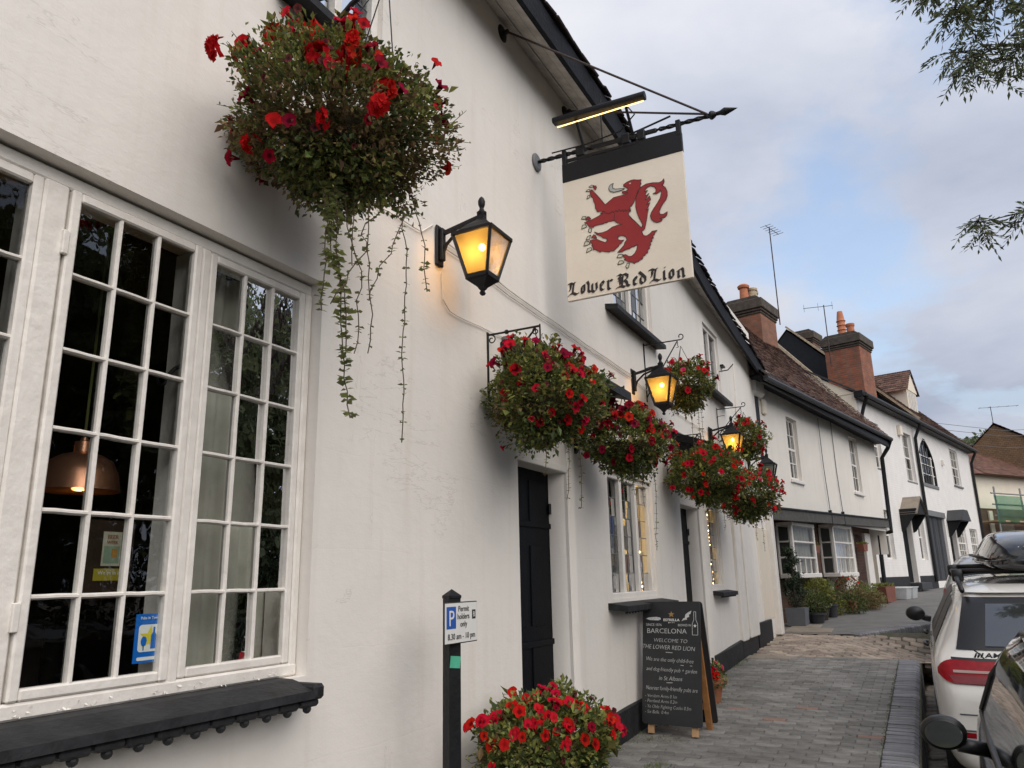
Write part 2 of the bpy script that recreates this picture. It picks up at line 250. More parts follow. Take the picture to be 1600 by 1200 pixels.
class MB:
    def __init__(s): s.v = []; s.f = []
    def add(s, vs, fs):
        k = len(s.v); s.v += [tuple(p) for p in vs]; s.f += [tuple(i + k for i in f) for f in fs]; return s
    def box(s, x0, x1, y0, y1, z0, z1):
        return s.add([(x0, y0, z0), (x1, y0, z0), (x1, y1, z0), (x0, y1, z0), (x0, y0, z1), (x1, y0, z1), (x1, y1, z1), (x0, y1, z1)],
                     [(0, 3, 2, 1), (4, 5, 6, 7), (0, 1, 5, 4), (1, 2, 6, 5), (2, 3, 7, 6), (3, 0, 4, 7)])
    def bbox(s, x0, x1, y0, y1, z0, z1, b=.006):
        # box with chamfered edges on every side
        c = ((x0 + x1) / 2, (y0 + y1) / 2, (z0 + z1) / 2); h = ((x1 - x0) / 2, (y1 - y0) / 2, (z1 - z0) / 2); b = min(b, min(h) * .9)
        vs = []; ix = {}
        for sx in (-1, 1):
            for sy in (-1, 1):
                for sz in (-1, 1):
                    for a in range(3):
                        p = [h[0], h[1], h[2]]
                        for q in range(3):
                            if q != a: p[q] -= b
                        ix[sx, sy, sz, a] = len(vs); vs.append((c[0] + sx * p[0], c[1] + sy * p[1], c[2] + sz * p[2]))
        fs = []
        for a in range(3):
            o = [q for q in range(3) if q != a]
            for sg in (-1, 1):
                f = []
                for u, w in ((-1, -1), (1, -1), (1, 1), (-1, 1)):
                    k = [0, 0, 0]; k[a] = sg; k[o[0]] = u; k[o[1]] = w; f.append(ix[(*k, a)])
                fs.append(f if (sg > 0) == (a != 1) else f[::-1])
        for a in range(3):   # edges along axis a
            o = [q for q in range(3) if q != a]
            for u in (-1, 1):
                for w in (-1, 1):
                    k0 = [0, 0, 0]; k0[a] = -1; k0[o[0]] = u; k0[o[1]] = w; k1 = list(k0); k1[a] = 1
                    fs.append([ix[(*k0, o[0])], ix[(*k1, o[0])], ix[(*k1, o[1])], ix[(*k0, o[1])]])
        for sx in (-1, 1):
            for sy in (-1, 1):
                for sz in (-1, 1): fs.append([ix[sx, sy, sz, 0], ix[sx, sy, sz, 1], ix[sx, sy, sz, 2]])
        return s.add(vs, fs)
    def beam(s, a, b, w, h, up=(0, 0, 1)):
        a, b = Vector(a), Vector(b); d = (b - a).normalized(); u = Vector(up)
        if abs(d.dot(u)) > .99: u = Vector((1, 0, 0))
        r = d.cross(u).normalized(); u = r.cross(d).normalized(); q = []
        for p in (a, b):
            for i, j in ((-1, -1), (1, -1), (1, 1), (-1, 1)): q.append(p + r * (w / 2 * i) + u * (h / 2 * j))
        return s.add(q, [(3, 2, 1, 0), (4, 5, 6, 7), (0, 1, 5, 4), (1, 2, 6, 5), (2, 3, 7, 6), (3, 0, 4, 7)])
    def tube(s, pts, r, n=8, cap=True):
        pts = [Vector(p) for p in pts]; m = len(pts); rs = r if isinstance(r, (list, tuple)) else [r] * m; vs = []; ref = None
        for i, p in enumerate(pts):
            d = (pts[min(i + 1, m - 1)] - pts[max(i - 1, 0)]).normalized()
            if ref is None: ref = d.orthogonal().normalized()
            ref = (ref - d * ref.dot(d)); ref = ref.normalized() if ref.length > 1e-6 else d.orthogonal().normalized(); o = d.cross(ref)
            for k in range(n):
                a = 2 * math.pi * k / n; vs.append(p + (ref * math.cos(a) + o * math.sin(a)) * rs[i])
        fs = [(i * n + k, i * n + (k + 1) % n, (i + 1) * n + (k + 1) % n, (i + 1) * n + k) for i in range(m - 1) for k in range(n)]
        if cap: fs += [tuple(range(n - 1, -1, -1)), tuple((m - 1) * n + k for k in range(n))]
        return s.add(vs, fs)
    def lathe(s, prof, c=(0, 0, 0), n=24, rot=0.):
        vs = []; m = len(prof)
        for r, z in prof:
            for k in range(n):
                a = 2 * math.pi * k / n + rot; vs.append((c[0] + r * math.cos(a), c[1] + r * math.sin(a), c[2] + z))
        fs = [(i * n + k, i * n + (k + 1) % n, (i + 1) * n + (k + 1) % n, (i + 1) * n + k) for i in range(m - 1) for k in range(n)]
        if prof[0][0] > 1e-5: fs.append(tuple(range(n - 1, -1, -1)))
        if prof[-1][0] > 1e-5: fs.append(tuple((m - 1) * n + k for k in range(n)))
        return s.add(vs, fs)
    def quad(s, *p): return s.add(p, [tuple(range(len(p)))])
    def prism(s, poly, fn, t):
        # poly: list of (u,v); fn(u,v,w) -> point; extruded between w=0 and w=t
        k = len(poly); tr = earclip(poly)
        vs = [fn(u, v, 0) for u, v in poly] + [fn(u, v, t) for u, v in poly]
        fs = [tuple(q) for q in tr] + [tuple(i + k for i in q[::-1]) for q in tr] + [(i, (i + 1) % k, (i + 1) % k + k, i + k) for i in range(k)]
        return s.add(vs, fs)
    def sphere(s, c, r, n=12, m=8, sq=(1, 1, 1)):
        return s.lathe([(r * math.sin(math.pi * i / m) * 1, -r * math.cos(math.pi * i / m) * sq[2]) for i in range(m + 1)], c, n)
    def leaf(s, p, d, nrm, l, w, fold=.25):
        d = d.normalized(); r = d.cross(nrm); r = r.normalized() if r.length > 1e-5 else d.orthogonal().normalized(); u = r.cross(d)
        a = p; b = p + d * (l * .45) + r * (w / 2) + u * (fold * w); c = p + d * l; e = p + d * (l * .45) - r * (w / 2) + u * (fold * w)
        return s.add([a, b, c, e], [(0, 1, 2), (0, 2, 3)])
    def mesh(s, name):
        m = bpy.data.meshes.new(name); m.from_pydata(s.v, [], s.f); m.update(); return m
    def build(s, name, mt, parent=None, off=(0, 0, 0), smooth=False, fix=True):
        if off != (0, 0, 0): s.v = [(a - off[0], b - off[1], c - off[2]) for a, b, c in s.v]
        m = s.mesh(name)
        if fix:
            bm = bmesh.new(); bm.from_mesh(m); bmesh.ops.recalc_face_normals(bm, faces=bm.faces); bm.to_mesh(m); bm.free()
        if smooth:
            m.polygons.foreach_set('use_smooth', [True] * len(m.polygons))
            if smooth != 2: m.set_sharp_from_angle(angle=R(38))
        m.materials.append(MATS[mt]); o = bpy.data.objects.new(name, m); COL.objects.link(o); o.parent = parent; return o
def link(name, mesh, parent=None, loc=(0, 0, 0), rot=(0, 0, 0), scale=None):
    o = bpy.data.objects.new(name, mesh); COL.objects.link(o); o.parent = parent; o.location = loc; o.rotation_euler = rot
    if scale: o.scale = scale
    return o
def tag(o, label, cat, group=None, kind=None):
    o['label'] = label; o['category'] = cat
    if group: o['group'] = group
    if kind: o['kind'] = kind
    return o
def thing(name, label, cat, loc=(0, 0, 0), rz=0, group=None):
    o = bpy.data.objects.new(name, None); COL.objects.link(o); o.location = loc; o.rotation_euler = (0, 0, rz); o.empty_display_size = .1
    return tag(o, label, cat, group)
def struct(o): o['kind'] = 'structure'; return o
def stuff(o): o['kind'] = 'stuff'; return o
def dup(root, loc, rz=0, label=None, group=None):
    def cp(o, par):
        c = o.copy(); COL.objects.link(c); c.parent = par
        for ch in o.children: cp(ch, c)
        return c
    r = cp(root, None); r.location = loc; r.rotation_euler = (0, 0, rz)
    if label: r['label'] = label
    if group: r['group'] = group
    return r
def arc(c, r, a0, a1, n, ax=(1, 0, 0), ay=(0, 0, 1)):
    c, ax, ay = Vector(c), Vector(ax), Vector(ay)
    return [c + ax * (r * math.cos(R(a0 + (a1 - a0) * i / n))) + ay * (r * math.sin(R(a0 + (a1 - a0) * i / n))) for i in range(n + 1)]
def spiral(c, r0, r1, a0, turns, n, ax, ay):
    c, ax, ay = Vector(c), Vector(ax), Vector(ay); o = []
    for i in range(n + 1):
        t = i / n; a = R(a0) + turns * 2 * math.pi * t; r = r0 + (r1 - r0) * t; o.append(c + ax * (r * math.cos(a)) + ay * (r * math.sin(a)))
    return o
def text(name, body, size, mt, parent, M4, align='CENTER', shear=0., thin=0., depth=.0006, sx=1.):
    c = bpy.data.curves.new(name, 'FONT'); c.body = body; c.size = size; c.align_x = align; c.shear = shear; c.offset = thin; c.extrude = depth; c.resolution_u = 3
    t = bpy.data.objects.new('tmp', c); COL.objects.link(t); dg = bpy.context.evaluated_depsgraph_get(); dg.update()
    m = bpy.data.meshes.new_from_object(t.evaluated_get(dg)); bpy.data.objects.remove(t)
    m.materials.clear(); m.materials.append(MATS[mt])
    if sx != 1.: m.transform(Matrix.Diagonal((sx, 1, 1, 1)))
    m.transform(M4); o = bpy.data.objects.new(name, m); COL.objects.link(o); o.parent = parent; return o
def frame(o, u, v):   # matrix for flat things: local x->u, y->v, z->u x v, origin o
    u, v = Vector(u), Vector(v); w = u.cross(v); return Matrix(((u.x, v.x, w.x, o[0]), (u.y, v.y, w.y, o[1]), (u.z, v.z, w.z, o[2]), (0, 0, 0, 1)))
def G(y): return .04 * y if y < 22 else .88 + .012 * (y - 22)

# ------------------------------------------------------------------ the setting: ground, road, pavement, kerbs
def sheet(name, mt, xs, ys, dz, nx=6, jig=0., xf=None):
    b = MB(); ny = int((ys[1] - ys[0]) / .5) + 1
    for j in range(ny + 1):
        y = ys[0] + (ys[1] - ys[0]) * j / ny
        for i in range(nx + 1):
            x = xs[0] + (xs[1] - xs[0]) * i / nx
            if xf: x = xf(x, y, i, nx)
            b.v.append((x, y, G(y) + dz + jig * noise.noise((x * .8, y * .8, 3))))
    b.f = [(j * (nx + 1) + i, j * (nx + 1) + i + 1, (j + 1) * (nx + 1) + i + 1, (j + 1) * (nx + 1) + i) for j in range(ny) for i in range(nx)]
    return b.build(name, mt, smooth=2)
struct(MB().quad((-900, -300, -1.2), (900, -300, -1.2), (900, 1500, -1.2), (-900, 1500, -1.2)).build('ground', 'earth'))
def curve_x(y): return 0 if y < 13 else (y - 13) ** 2 * .0072     # the street bends to the right
struct(sheet('road', 'asphalt', (-.22, 9), (-12, 70), -.335, 10, .02, lambda x, y, i, n: x + curve_x(y)))
pv = struct(sheet('pavement', 'joint', (-2.42, -.46), (-6, 11.45), -.012, 6, .004))
def smooth_noise(x, y, s): return noise.noise((x * s, y * s, 0))
bm1 = []
for k in range(4):
    b = MB().bbox(-.0985, .0985, -.0485, .0485, -.05, 0, .006)
    b.v = [(x + rnd.uniform(-.002, .002), y + rnd.uniform(-.002, .002), z + rnd.uniform(-.0015, .0015)) for x, y, z in b.v]
    m = b.mesh('brick'); m.materials.append(MATS['paver']); bm1.append(m)
redm = bm1[0].copy(); redm.materials.clear(); mat('paver_red', (.24, .15, .12), .82, .2, 9, .6, 55); redm.materials.append(MATS['paver_red'])
far = MB(); cnt = 0; y = 5.62; row = 0
def place_brick(x, y, near, w=.2):
    z = G(y) + .002 + .006 * smooth_noise(x, y, 1.3) + rnd.uniform(-.0025, .0025)
    if near:
        m = redm if rnd.random() < .008 else rnd.choice(bm1)
        link('brick', m, pv, (x, y, z), (R(2.29) + rnd.gauss(0, .006), rnd.gauss(0, .008), rnd.gauss(0, .008)), (w / .2, 1, 1))
    else:
        b = MB().bbox(-w / 2 + .0015, w / 2 - .0015, -.0485, .0485, -.03, 0, .006); far.add([(x + p[0], y + p[1], z + p[2] + .04 * p[1]) for p in b.v], b.f)
while y < 11.42:
    place_brick(-2.31 if row % 2 else -.51, y, False, .1)
    for k in range(9):
        x = (-2.16 if row % 2 else -2.26) + .2 * k
        place_brick(x, y, cnt < 290 and x > -2.15, .2); cnt += 1 if x > -2.15 else 0
    y += .1; row += 1
y = 5.57
while y > 1.5:
    x = -2.36 + (.2 if row % 2 else .1)
    while x < -.5: place_brick(x, y, False, .2); x += .2
    y -= .1; row += 1
stuff(far.build('paving_bricks', 'paver_stuff', pv))
# brick-on-edge kerb
kb = struct(MB().box(-.46, -.205, -6, 11.35, -.6, -.02).build('kerb', 'joint'))
kb.data.transform(Matrix(((1, 0, 0, 0), (0, 1, 0, 0), (0, .04, 1, 0), (0, 0, 0, 1))))
km = []
for k in range(3):
    b = MB(); n = 6; pr = [(-.125, -.36)] + [(-.125, 0), (.05, 0)] + [(.05 + .07 * math.sin(R(a)), -.07 + .07 * math.cos(R(a))) for a in (20, 45, 70, 90)] + [(.12, -.36)]
    b.prism(pr, lambda u, v, w: (u, w - .031, v), .062); b.v = [(x + rnd.uniform(-.002, .002), y, z + rnd.uniform(-.002, .002)) for x, y, z in b.v]
    m = b.mesh('kerb_brick'); m.materials.append(MATS['kerb_brick']); km.append(m)
y = 4.6
while y < 11.4:
    link('kerb_brick', rnd.choice(km), kb, (-.325 + rnd.gauss(0, .002), y, G(y) + .008 + rnd.gauss(0, .0015)), (R(2.29), rnd.gauss(0, .006), 0)); y += .0655
# sett crossing between the pub pavement and the next one: dips to the road
def cross_z(x, y):
    t = min(1, max(0, (x + 1.6) / 1.9)); e = min(1, max(0, min((y - 11.45) / .5, (14.6 - y) / .6)))
    return G(y) - .29 * t * t * (3 - 2 * t) * e - .01
cr = MB(); nx, ny = 16, 20
for j in range(ny + 1):
    for i in range(nx + 1):
        x = -3. + 3.2 * i / nx; yy = 11.4 + 3.4 * j / ny; cr.v.append((x, yy, cross_z(x, yy) - .02))
cr.f = [(j * (nx + 1) + i, j * (nx + 1) + i + 1, (j + 1) * (nx + 1) + i + 1, (j + 1) * (nx + 1) + i) for j in range(ny) for i in range(nx)]
crossing = struct(cr.build('crossing', 'joint', smooth=2)); sm = []
def sett_mesh(lx, ly, mt):
    b = MB().bbox(-lx / 2, lx / 2, -ly / 2, ly / 2, -.08, 0, .016); b.v = [(x + rnd.uniform(-.008, .008), y + rnd.uniform(-.008, .008), z + rnd.uniform(-.004, .004)) for x, y, z in b.v]
    m = b.mesh('sett'); m.materials.append(MATS[mt]); return m
sm = [sett_mesh(.185, .125, 'sett') for k in range(4)]; gm = [sett_mesh(.14, .12, 'gutter_sett') for k in range(4)]
yy = 11.53; row = 0
while yy < 14.5:
    x = -2.28 + (.1 if row % 2 else 0)
    while x < .08:
        e = .002; s_ = math.atan2(cross_z(x + .05, yy) - cross_z(x - .05, yy), .1); t_ = math.atan2(cross_z(x, yy + .05) - cross_z(x, yy - .05), .1)
        link('sett', rnd.choice(sm), crossing, (x + rnd.gauss(0, .006), yy + rnd.gauss(0, .005), cross_z(x, yy) + rnd.gauss(0, .004)), (t_ + rnd.gauss(0, .02), -s_ + rnd.gauss(0, .03), rnd.gauss(0, .03))); x += .2
    yy += .136; row += 1
gutter = struct(sheet('gutter', 'joint', (-.2, .22), (-2, 15), -.322, 3, .01))
yy = 4.6
while yy < 14.6:
    for c in range(3):
        x = -.13 + c * .135
        if not (yy > 11.5 and x < .1): link('sett', rnd.choice(gm), gutter, (x + rnd.gauss(0, .012), yy + (c % 2) * .06, G(yy) - .296 + rnd.gauss(0, .007)), (R(2.3) + rnd.gauss(0, .05), rnd.gauss(0, .06), rnd.gauss(0, .1)))
    yy += .128
# next raised pavement, its kerb sweeping round to the right
def edge_x(y):
    if y < 14.3: return -1.2
    t = min(1, (y - 14.3) / 5.5); return -1.15 + 1.9 * (1 - (1 - t) ** 2) + max(0, curve_x(y) - curve_x(19.8)) * (1 if y > 19.8 else 0)
fp = MB(); ys = [14.25 + .25 * j for j in range(110)]
for y in ys:
    for i in range(9):
        t = i / 8; x = -6 + (edge_x(y) + 6) * t; fp.v.append((x, y + .25 * (1 - t) * 0, G(y) - .004))
fp.f = [(j * 9 + i, j * 9 + i + 1, (j + 1) * 9 + i + 1, (j + 1) * 9 + i) for j in range(len(ys) - 1) for i in range(8)]
struct(fp.build('pavement', 'far_paving', smooth=2))
bk = struct(MB().tube([(edge_x(y) - .02, y, G(y) - .16) for y in ys], .13, 8).build('kerb', 'joint', smooth=True)); y = 14.3
km2 = sett_mesh(.30, .075, 'kerb_brick'); k2 = MB().bbox(-.18, .10, -.034, .034, -.28, 0, .02).mesh('kerb_brick'); k2.materials.append(MATS['kerb_brick'])
while y < 20:
    a = math.atan2(edge_x(y + .1) - edge_x(y - .1), .2); link('kerb_brick', k2, bk, (edge_x(y), y, G(y) + .012 + rnd.gauss(0, .003)), (0, rnd.gauss(0, .02), -a)); y += .072 * math.cos(a)
fl = MB()
for (x0, x1, y0, y1) in ((-2.3, -1.62, 14.35, 15.0), (-2.34, -1.75, 15.03, 15.6), (-2.3, -1.9, 11.5, 11.9)):
    pass
for (x0, x1, y0, y1) in ((-2.32, -1.55, 14.42, 15.05), (-2.3, -1.8, 15.08, 15.62), (-2.32, -1.75, 11.18, 11.44)):
    o = MB().bbox(x0, x1, y0, y1, -.05, .012, .008); o.v = [(a, b, c + G(b)) for a, b, c in o.v]; o.build('flagstone', 'flagstone', pv)
g = MB()
for (cx, cy, rx, ry, n) in ((-2.25, 8.6, .12, .9, 260), (-2.05, 8.2, .18, .35, 160), (-1.9, 5.75, .1, .1, 90), (-2.3, 10.8, .06, .5, 120), (-2.1, 6.5, .2, .12, 60), (-.47, 8.5, .015, 2.6, 420), (-2.3, 6.9, .05, .6, 90)):
    for k in range(n):
        x, y = cx + rnd.gauss(0, rx * .6), cy + rnd.gauss(0, ry * .6)
        if x < -2.34: continue
        d = V(rnd.gauss(0, .7), rnd.gauss(0, .7), 1.); h = rnd.uniform(.012, .045) * (.5 if cx > -1 else 1); g.leaf(V(x, y, G(y) - .004), d, V(rnd.gauss(0, 1), rnd.gauss(0, 1), .2), h, .006)
tag(stuff(g.build('weeds', 'grass', fix=False)), 'sparse green weeds growing in the paving joints', 'weeds')

lt = MB(); q0 = random.Random(77)
for k in range(60):
    x, y = q0.uniform(-2.3, -.3), q0.uniform(5.6, 11.3); a = q0.uniform(0, 6.28); lt.leaf(V(x, y, G(y) + .012), V(math.cos(a), math.sin(a), q0.uniform(0, .3)), V(q0.gauss(0, .3), q0.gauss(0, .3), 1), q0.uniform(.015, .04), q0.uniform(.01, .02), .3)
tag(stuff(lt.build('fallen_leaves', 'leaf_dry', fix=False)), 'small dry leaves scattered on the brick pavement', 'leaves')
LION='493,837 518,850 549,856 575,856 605,845 633,840 625,824 629,807 621,796 623,779 609,763 602,742 588,719 574,697 570,681 563,670 553,657 543,645 530,649 537,608 522,606 517,587 531,558 560,525 588,486 608,459 617,460 619,485 598,535 585,577 576,631 579,676 586,720 603,758 632,783 670,795 719,792 760,780 785,783 801,800 804,778 795,758 786,754 808,728 819,696 818,658 804,630 781,604 761,577 750,548 755,528 778,522 809,535 804,509 785,495 749,494 769,483 760,473 730,469 704,483 687,506 682,533 690,557 714,589 740,621 763,653 775,689 774,718 761,705 736,696 713,704 734,709 739,734 725,757 699,771 677,767 661,755 652,735 674,743 655,711 657,701 684,714 654,672 658,668 686,693 693,662 658,629 685,638 670,604 653,587 672,592 661,558 655,521 643,479 634,443 609,427 614,410 622,392 642,384 667,394 687,411 725,409 710,399 699,377 687,373 694,356 679,350 681,331 666,328 671,308 658,298 660,282 644,273 643,252 627,249 620,235 607,234 601,214 583,212 570,199 555,201 539,190 527,202 513,208 494,214 480,225 462,238 475,242 458,261 458,277 477,275 500,255 524,253 547,270 564,298 572,334 547,324 523,323 504,314 479,314 450,302 416,306 443,328 469,351 476,372 493,387 488,411 467,428 443,434 425,426 425,406 446,395 471,392 455,380 451,371 432,366 428,354 403,337 389,324 364,330 354,323 323,333 289,347 282,336 261,354 239,371 229,367 227,387 215,409 225,414 207,434 204,451 227,451 265,444 296,423 324,407 341,416 335,437 310,446 295,463 261,487 243,511 274,494 306,491 345,496 384,516 429,522 463,520 430,538 400,568 374,566 362,569 342,562 326,566 316,559 294,561 268,561 245,560 239,552 223,556 206,559 188,590 166,606 189,610 229,617 275,629 315,645 296,651 322,657 300,668 274,669 268,690 261,702 258,740 249,762 247,789 232,807 225,836 224,856 238,865 256,841 290,792 341,711 371,730 410,753 461,753 506,754 522,766 497,763 478,773 482,784 507,780 525,785 522,799 509,813 496,820'
TONGUE='414,869 406,851 408,830 427,818 458,813 501,803 476,795 445,794 413,796 388,809 375,832 381,854 394,865'
PADS=['252,889 272,889 280,872 270,854 258,864', '177,623 191,650 207,646 221,625 203,620', '215,472 235,490 251,480 260,455 237,459']
CLAWS=['216,892 240,903 259,894 246,884', '191,862 209,874 227,868 218,855', '195,796 203,821 219,825 220,805', '143,642 155,660 181,653 177,633', '141,559 149,590 172,589 184,568 161,563', '195,526 199,548 222,546 217,517 207,514', '172,462 187,488 213,492 198,459', '152,417 165,450 194,445 203,422 180,418', '170,358 182,391 208,392 218,373 197,365', '408,265 422,288 455,282 445,258', '411,210 425,236 449,233 461,216 436,209', '471,183 485,205 502,201 492,172 479,165']
LINES=['322,663 340,642 372,629 398,644 403,629 423,644 432,629 449,647 457,626 476,637 482,617 498,631 503,614 523,625 534,606', '409,621 405,570']
LETTERS=[['61,140 51,102 45,59', '31,133 31,102 22,80', '13,136 32,139 52,129 73,140', '6,36 26,55 50,57 73,43 94,51'], ['121,96 117,58', '142,102 140,54', '121,96 134,105 144,97', '117,58 128,43 140,52'], ['155,118 167,127 176,103 172,54', '205,101 202,48', '238,101 239,54', '172,54 185,40 202,48', '202,48 218,34 239,53', '231,99 243,103'], ['271,91 269,48', '269,48 283,35 297,44', '271,91 285,106 296,92', '296,92 285,75 273,70'], ['321,97 331,103 328,43', '328,43 337,31 347,34', '334,89 349,103 362,95'], ['443,115 439,80 434,38', '427,122 422,83 423,53', '401,122 418,130 433,120 460,127 481,112 477,88 454,80', '454,80 472,60 477,36 492,30', '389,27 409,36 429,37 457,27', '412,108 422,93 406,78'], ['526,75 524,39', '524,39 537,26 551,37', '526,75 539,88 549,78', '549,78 539,62 526,58'], ['577,74 574,40', '574,40 590,26 610,37', '610,37 612,67 595,90 569,118', '577,74 591,87 600,82'], ['693,114 683,78 677,40', '665,107 665,78 655,60', '642,114 662,119 680,109 705,118', '643,18 660,34 682,37 706,24 725,32'], ['746,84 752,90 749,32', '749,32 756,22 764,27', '756,111 764,115'], ['792,74 789,36', '818,75 817,37', '792,74 807,87 818,73', '789,36 803,21 817,36'], ['844,66 856,71 852,26', '855,67 876,82 887,71 887,22', '852,26 859,17', '887,22 893,15 900,20']]
# ------------------------------------------------------------------ the pub
WX = -2.35
pub = thing('pub', 'long white rendered pub with black plinth, sagging dark eaves and small-paned windows', 'pub', (WX, 6, 0))
PO = (WX, 6, 0)
def P(b, name, mt, parent=pub, smooth=False): return b.build(name, mt, parent, PO, smooth)
# wall sheet with openings: a grid split at every opening edge
OPEN = [(.70, 2.617, 1.17, 2.925), (2.35, 3.02, 4.32, 5.30), (4.6, 5.42, .1, 2.36), (6.30, 7.56, 1.36, 2.46), (8.58, 9.40, .1, 2.36), (9.80, 10.45, 1.38, 2.42), (6.72, 7.98, 4.08, 5.12), (10.45, 11.35, 4.08, 5.05)]
def splits(a, b, cuts, step):
    c = sorted({round(v, 4) for v in [a, b] + [q for q in cuts if a < q < b]}); o = []
    for p, q in zip(c, c[1:]):
        n = max(1, int((q - p) / step + .5)); o += [p + (q - p) * i / n for i in range(n)]
    return o + [b]
ysw = splits(-4, 14.15, [v for o in OPEN for v in o[:2]], .14); zsw = splits(-.3, 5.9, [v for o in OPEN for v in o[2:]], .14)
def wall_dx(y, z):
    k = min([1.] + [max(0., min(1., max(max(o[0] - y, y - o[1]), max(o[2] - z, z - o[3])) / .25)) for o in OPEN])
    return (.022 * noise.noise((y * .45, z * .6, 1.3)) + .008 * noise.noise((y * 1.6, z * 2., 7.))) * k
wb = MB(); ny, nz = len(ysw), len(zsw)
for y in ysw:
    for z in zsw: wb.v.append((WX + wall_dx(y, z), y, z))
for i in range(ny - 1):
    for j in range(nz - 1):
        cy, cz = (ysw[i] + ysw[i + 1]) / 2, (zsw[j] + zsw[j + 1]) / 2
        if not any(o[0] < cy < o[1] and o[2] < cz < o[3] for o in OPEN): wb.f.append((i * nz + j, (i + 1) * nz + j, (i + 1) * nz + j + 1, i * nz + j + 1))
def reveal(b, o, depth, skip=''):
    y0, y1, z0, z1 = o; a, c = WX, WX - depth
    b.quad((a, y0, z0), (a, y0, z1), (c, y0, z1), (c, y0, z0)); b.quad((a, y1, z0), (c, y1, z0), (c, y1, z1), (a, y1, z1)); b.quad((a, y0, z1), (a, y1, z1), (c, y1, z1), (c, y0, z1)); b.quad((a, y0, z0), (c, y0, z0), (c, y1, z0), (a, y1, z0))
for o in OPEN: reveal(wb, o, .16)
P(wb, 'wall', 'wall_paint', smooth=True)
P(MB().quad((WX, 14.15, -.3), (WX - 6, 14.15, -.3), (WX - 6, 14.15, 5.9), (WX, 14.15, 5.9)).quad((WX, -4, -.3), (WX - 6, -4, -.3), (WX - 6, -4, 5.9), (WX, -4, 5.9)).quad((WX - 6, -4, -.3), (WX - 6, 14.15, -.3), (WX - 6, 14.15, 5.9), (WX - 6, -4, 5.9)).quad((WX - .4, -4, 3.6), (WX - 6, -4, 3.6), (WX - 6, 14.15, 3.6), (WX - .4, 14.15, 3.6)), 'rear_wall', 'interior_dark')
# plinth in lengths between the doors
for y0, y1 in ((5.44, 8.56), (9.42, 11.12), (11.13, 12.22)):
    b = MB(); n = 14
    for i in range(n + 1):
        y = y0 + (y1 - y0) * i / n; b.v += [(WX - .02, y, -.2), (WX + .028 + .006 * noise.noise((y * 2, 0, 0)), y, -.2), (WX + .026, y, G(y) + .235 + .015 * noise.noise((y, 3, 0))), (WX - .02, y, G(y) + .25)]
    b.f = [(4 * i + k, 4 * i + 4 + k, 4 * i + 5 + k, 4 * i + 1 + k) for i in range(n) for k in range(3)] + [(0, 1, 2, 3), (4 * n, 4 * n + 3, 4 * n + 2, 4 * n + 1)]
    P(b, 'plinth', 'dark_sill')
# corner boards at the far end, with a dark gap
for y0, y1, d, z1 in ((11.14, 11.50, .05, 2.9), (11.56, 12.2, .07, 3.0)):
    P(MB().bbox(WX - .02, WX + d, y0, y1, G(y0) + .22, z1, .012), 'corner_board', 'white_wood')
P(MB().bbox(WX - .02, WX + .012, 13.0, 13.95, G(13) + .32, 2.3, .01), 'buttress', 'cream_paint')
P(MB().bbox(WX - .02, WX + .10, 13.97, 14.2, G(14) + .0, 3.2, .015), 'corner_post', 'white_wood')
P(MB().bbox(WX - .02, WX + .03, 12.3, 13.5, G(13) - .05, G(13) + .32, .01), 'vent_recess', 'black_paint')
# ---- roof edge: soffit, fascia, tiles (sagging towards the far end)
def lerp(t, pts):
    for (a, p), (b, q) in zip(pts, pts[1:]):
        if t <= b: return p + (q - p) * max(0, (t - a) / (b - a))
    return pts[-1][1]
def eave(y): return lerp(y, [(-4, -2.05), (6, -2.05), (10, -2.18), (14.4, -2.2)]), lerp(y, [(-4, 5.6), (6.2, 5.6), (9.2, 5.42), (11, 5.26), (14.4, 5.02)]), lerp(y, [(-4, 5.73), (6.5, 5.73), (10, 5.44), (14.4, 5.30)])
EY = [-2 + .3 * i for i in range(55)]
for k in range(3):   # soffit boards
    b = MB()
    for y in EY:
        ex, ez, jz = eave(y); t0, t1 = k / 3 + .004, (k + 1) / 3 - .012
        for t in (t0, t1): b.v.append((WX - .01 + (ex - WX + .01) * t, y, jz + (ez - jz) * t + .004 * (k % 2)))
    b.f = [(2 * i, 2 * i + 1, 2 * i + 3, 2 * i + 2) for i in range(len(EY) - 1)]; P(b, 'soffit_board', 'soffit_wood')
b = MB()
for y in EY:
    ex, ez, jz = eave(y); w = .012 * noise.noise((y * .8, 9, 0)); b.v += [(ex - .01, y, ez - .035), (ex + .03, y, ez - .035 + w), (ex + .05, y, ez + .15 + w), (ex - .01, y, ez + .16)]
b.f = [(4 * i + k, 4 * i + 4 + k, 4 * i + 4 + (k + 1) % 4, 4 * i + (k + 1) % 4) for i in range(len(EY) - 1) for k in range(4)]; P(b, 'fascia', 'fascia_paint')
b = MB()
for y in EY:
    ex, ez, jz = eave(y); b.v += [(ex + .05, y, ez + .155), (-6, y, ez + .155 + (ex + 6.05) * .87)]
b.f = [(2 * i, 2 * i + 1, 2 * i + 3, 2 * i + 2) for i in range(len(EY) - 1)]; roof = P(b, 'roof', 'dark_tile')
tm = MB().bbox(-.30, 0, -.083, .083, -.008, .012, .004).mesh('tile'); tm.materials.append(MATS['dark_tile'])
y = 1.5
while y < 14.35:
    ex, ez, jz = eave(y)
    for r_ in range(3):
        yy = y + (.083 if r_ % 2 else 0)
        link('tile', tm, roof, (ex + .085 - r_ * .085 + rnd.gauss(0, .008) - PO[0], yy - PO[1], ez + .168 + r_ * .078 + rnd.gauss(0, .004)), (rnd.gauss(0, .03), R(41) + rnd.gauss(0, .05), rnd.gauss(0, .03)))
    y += .172
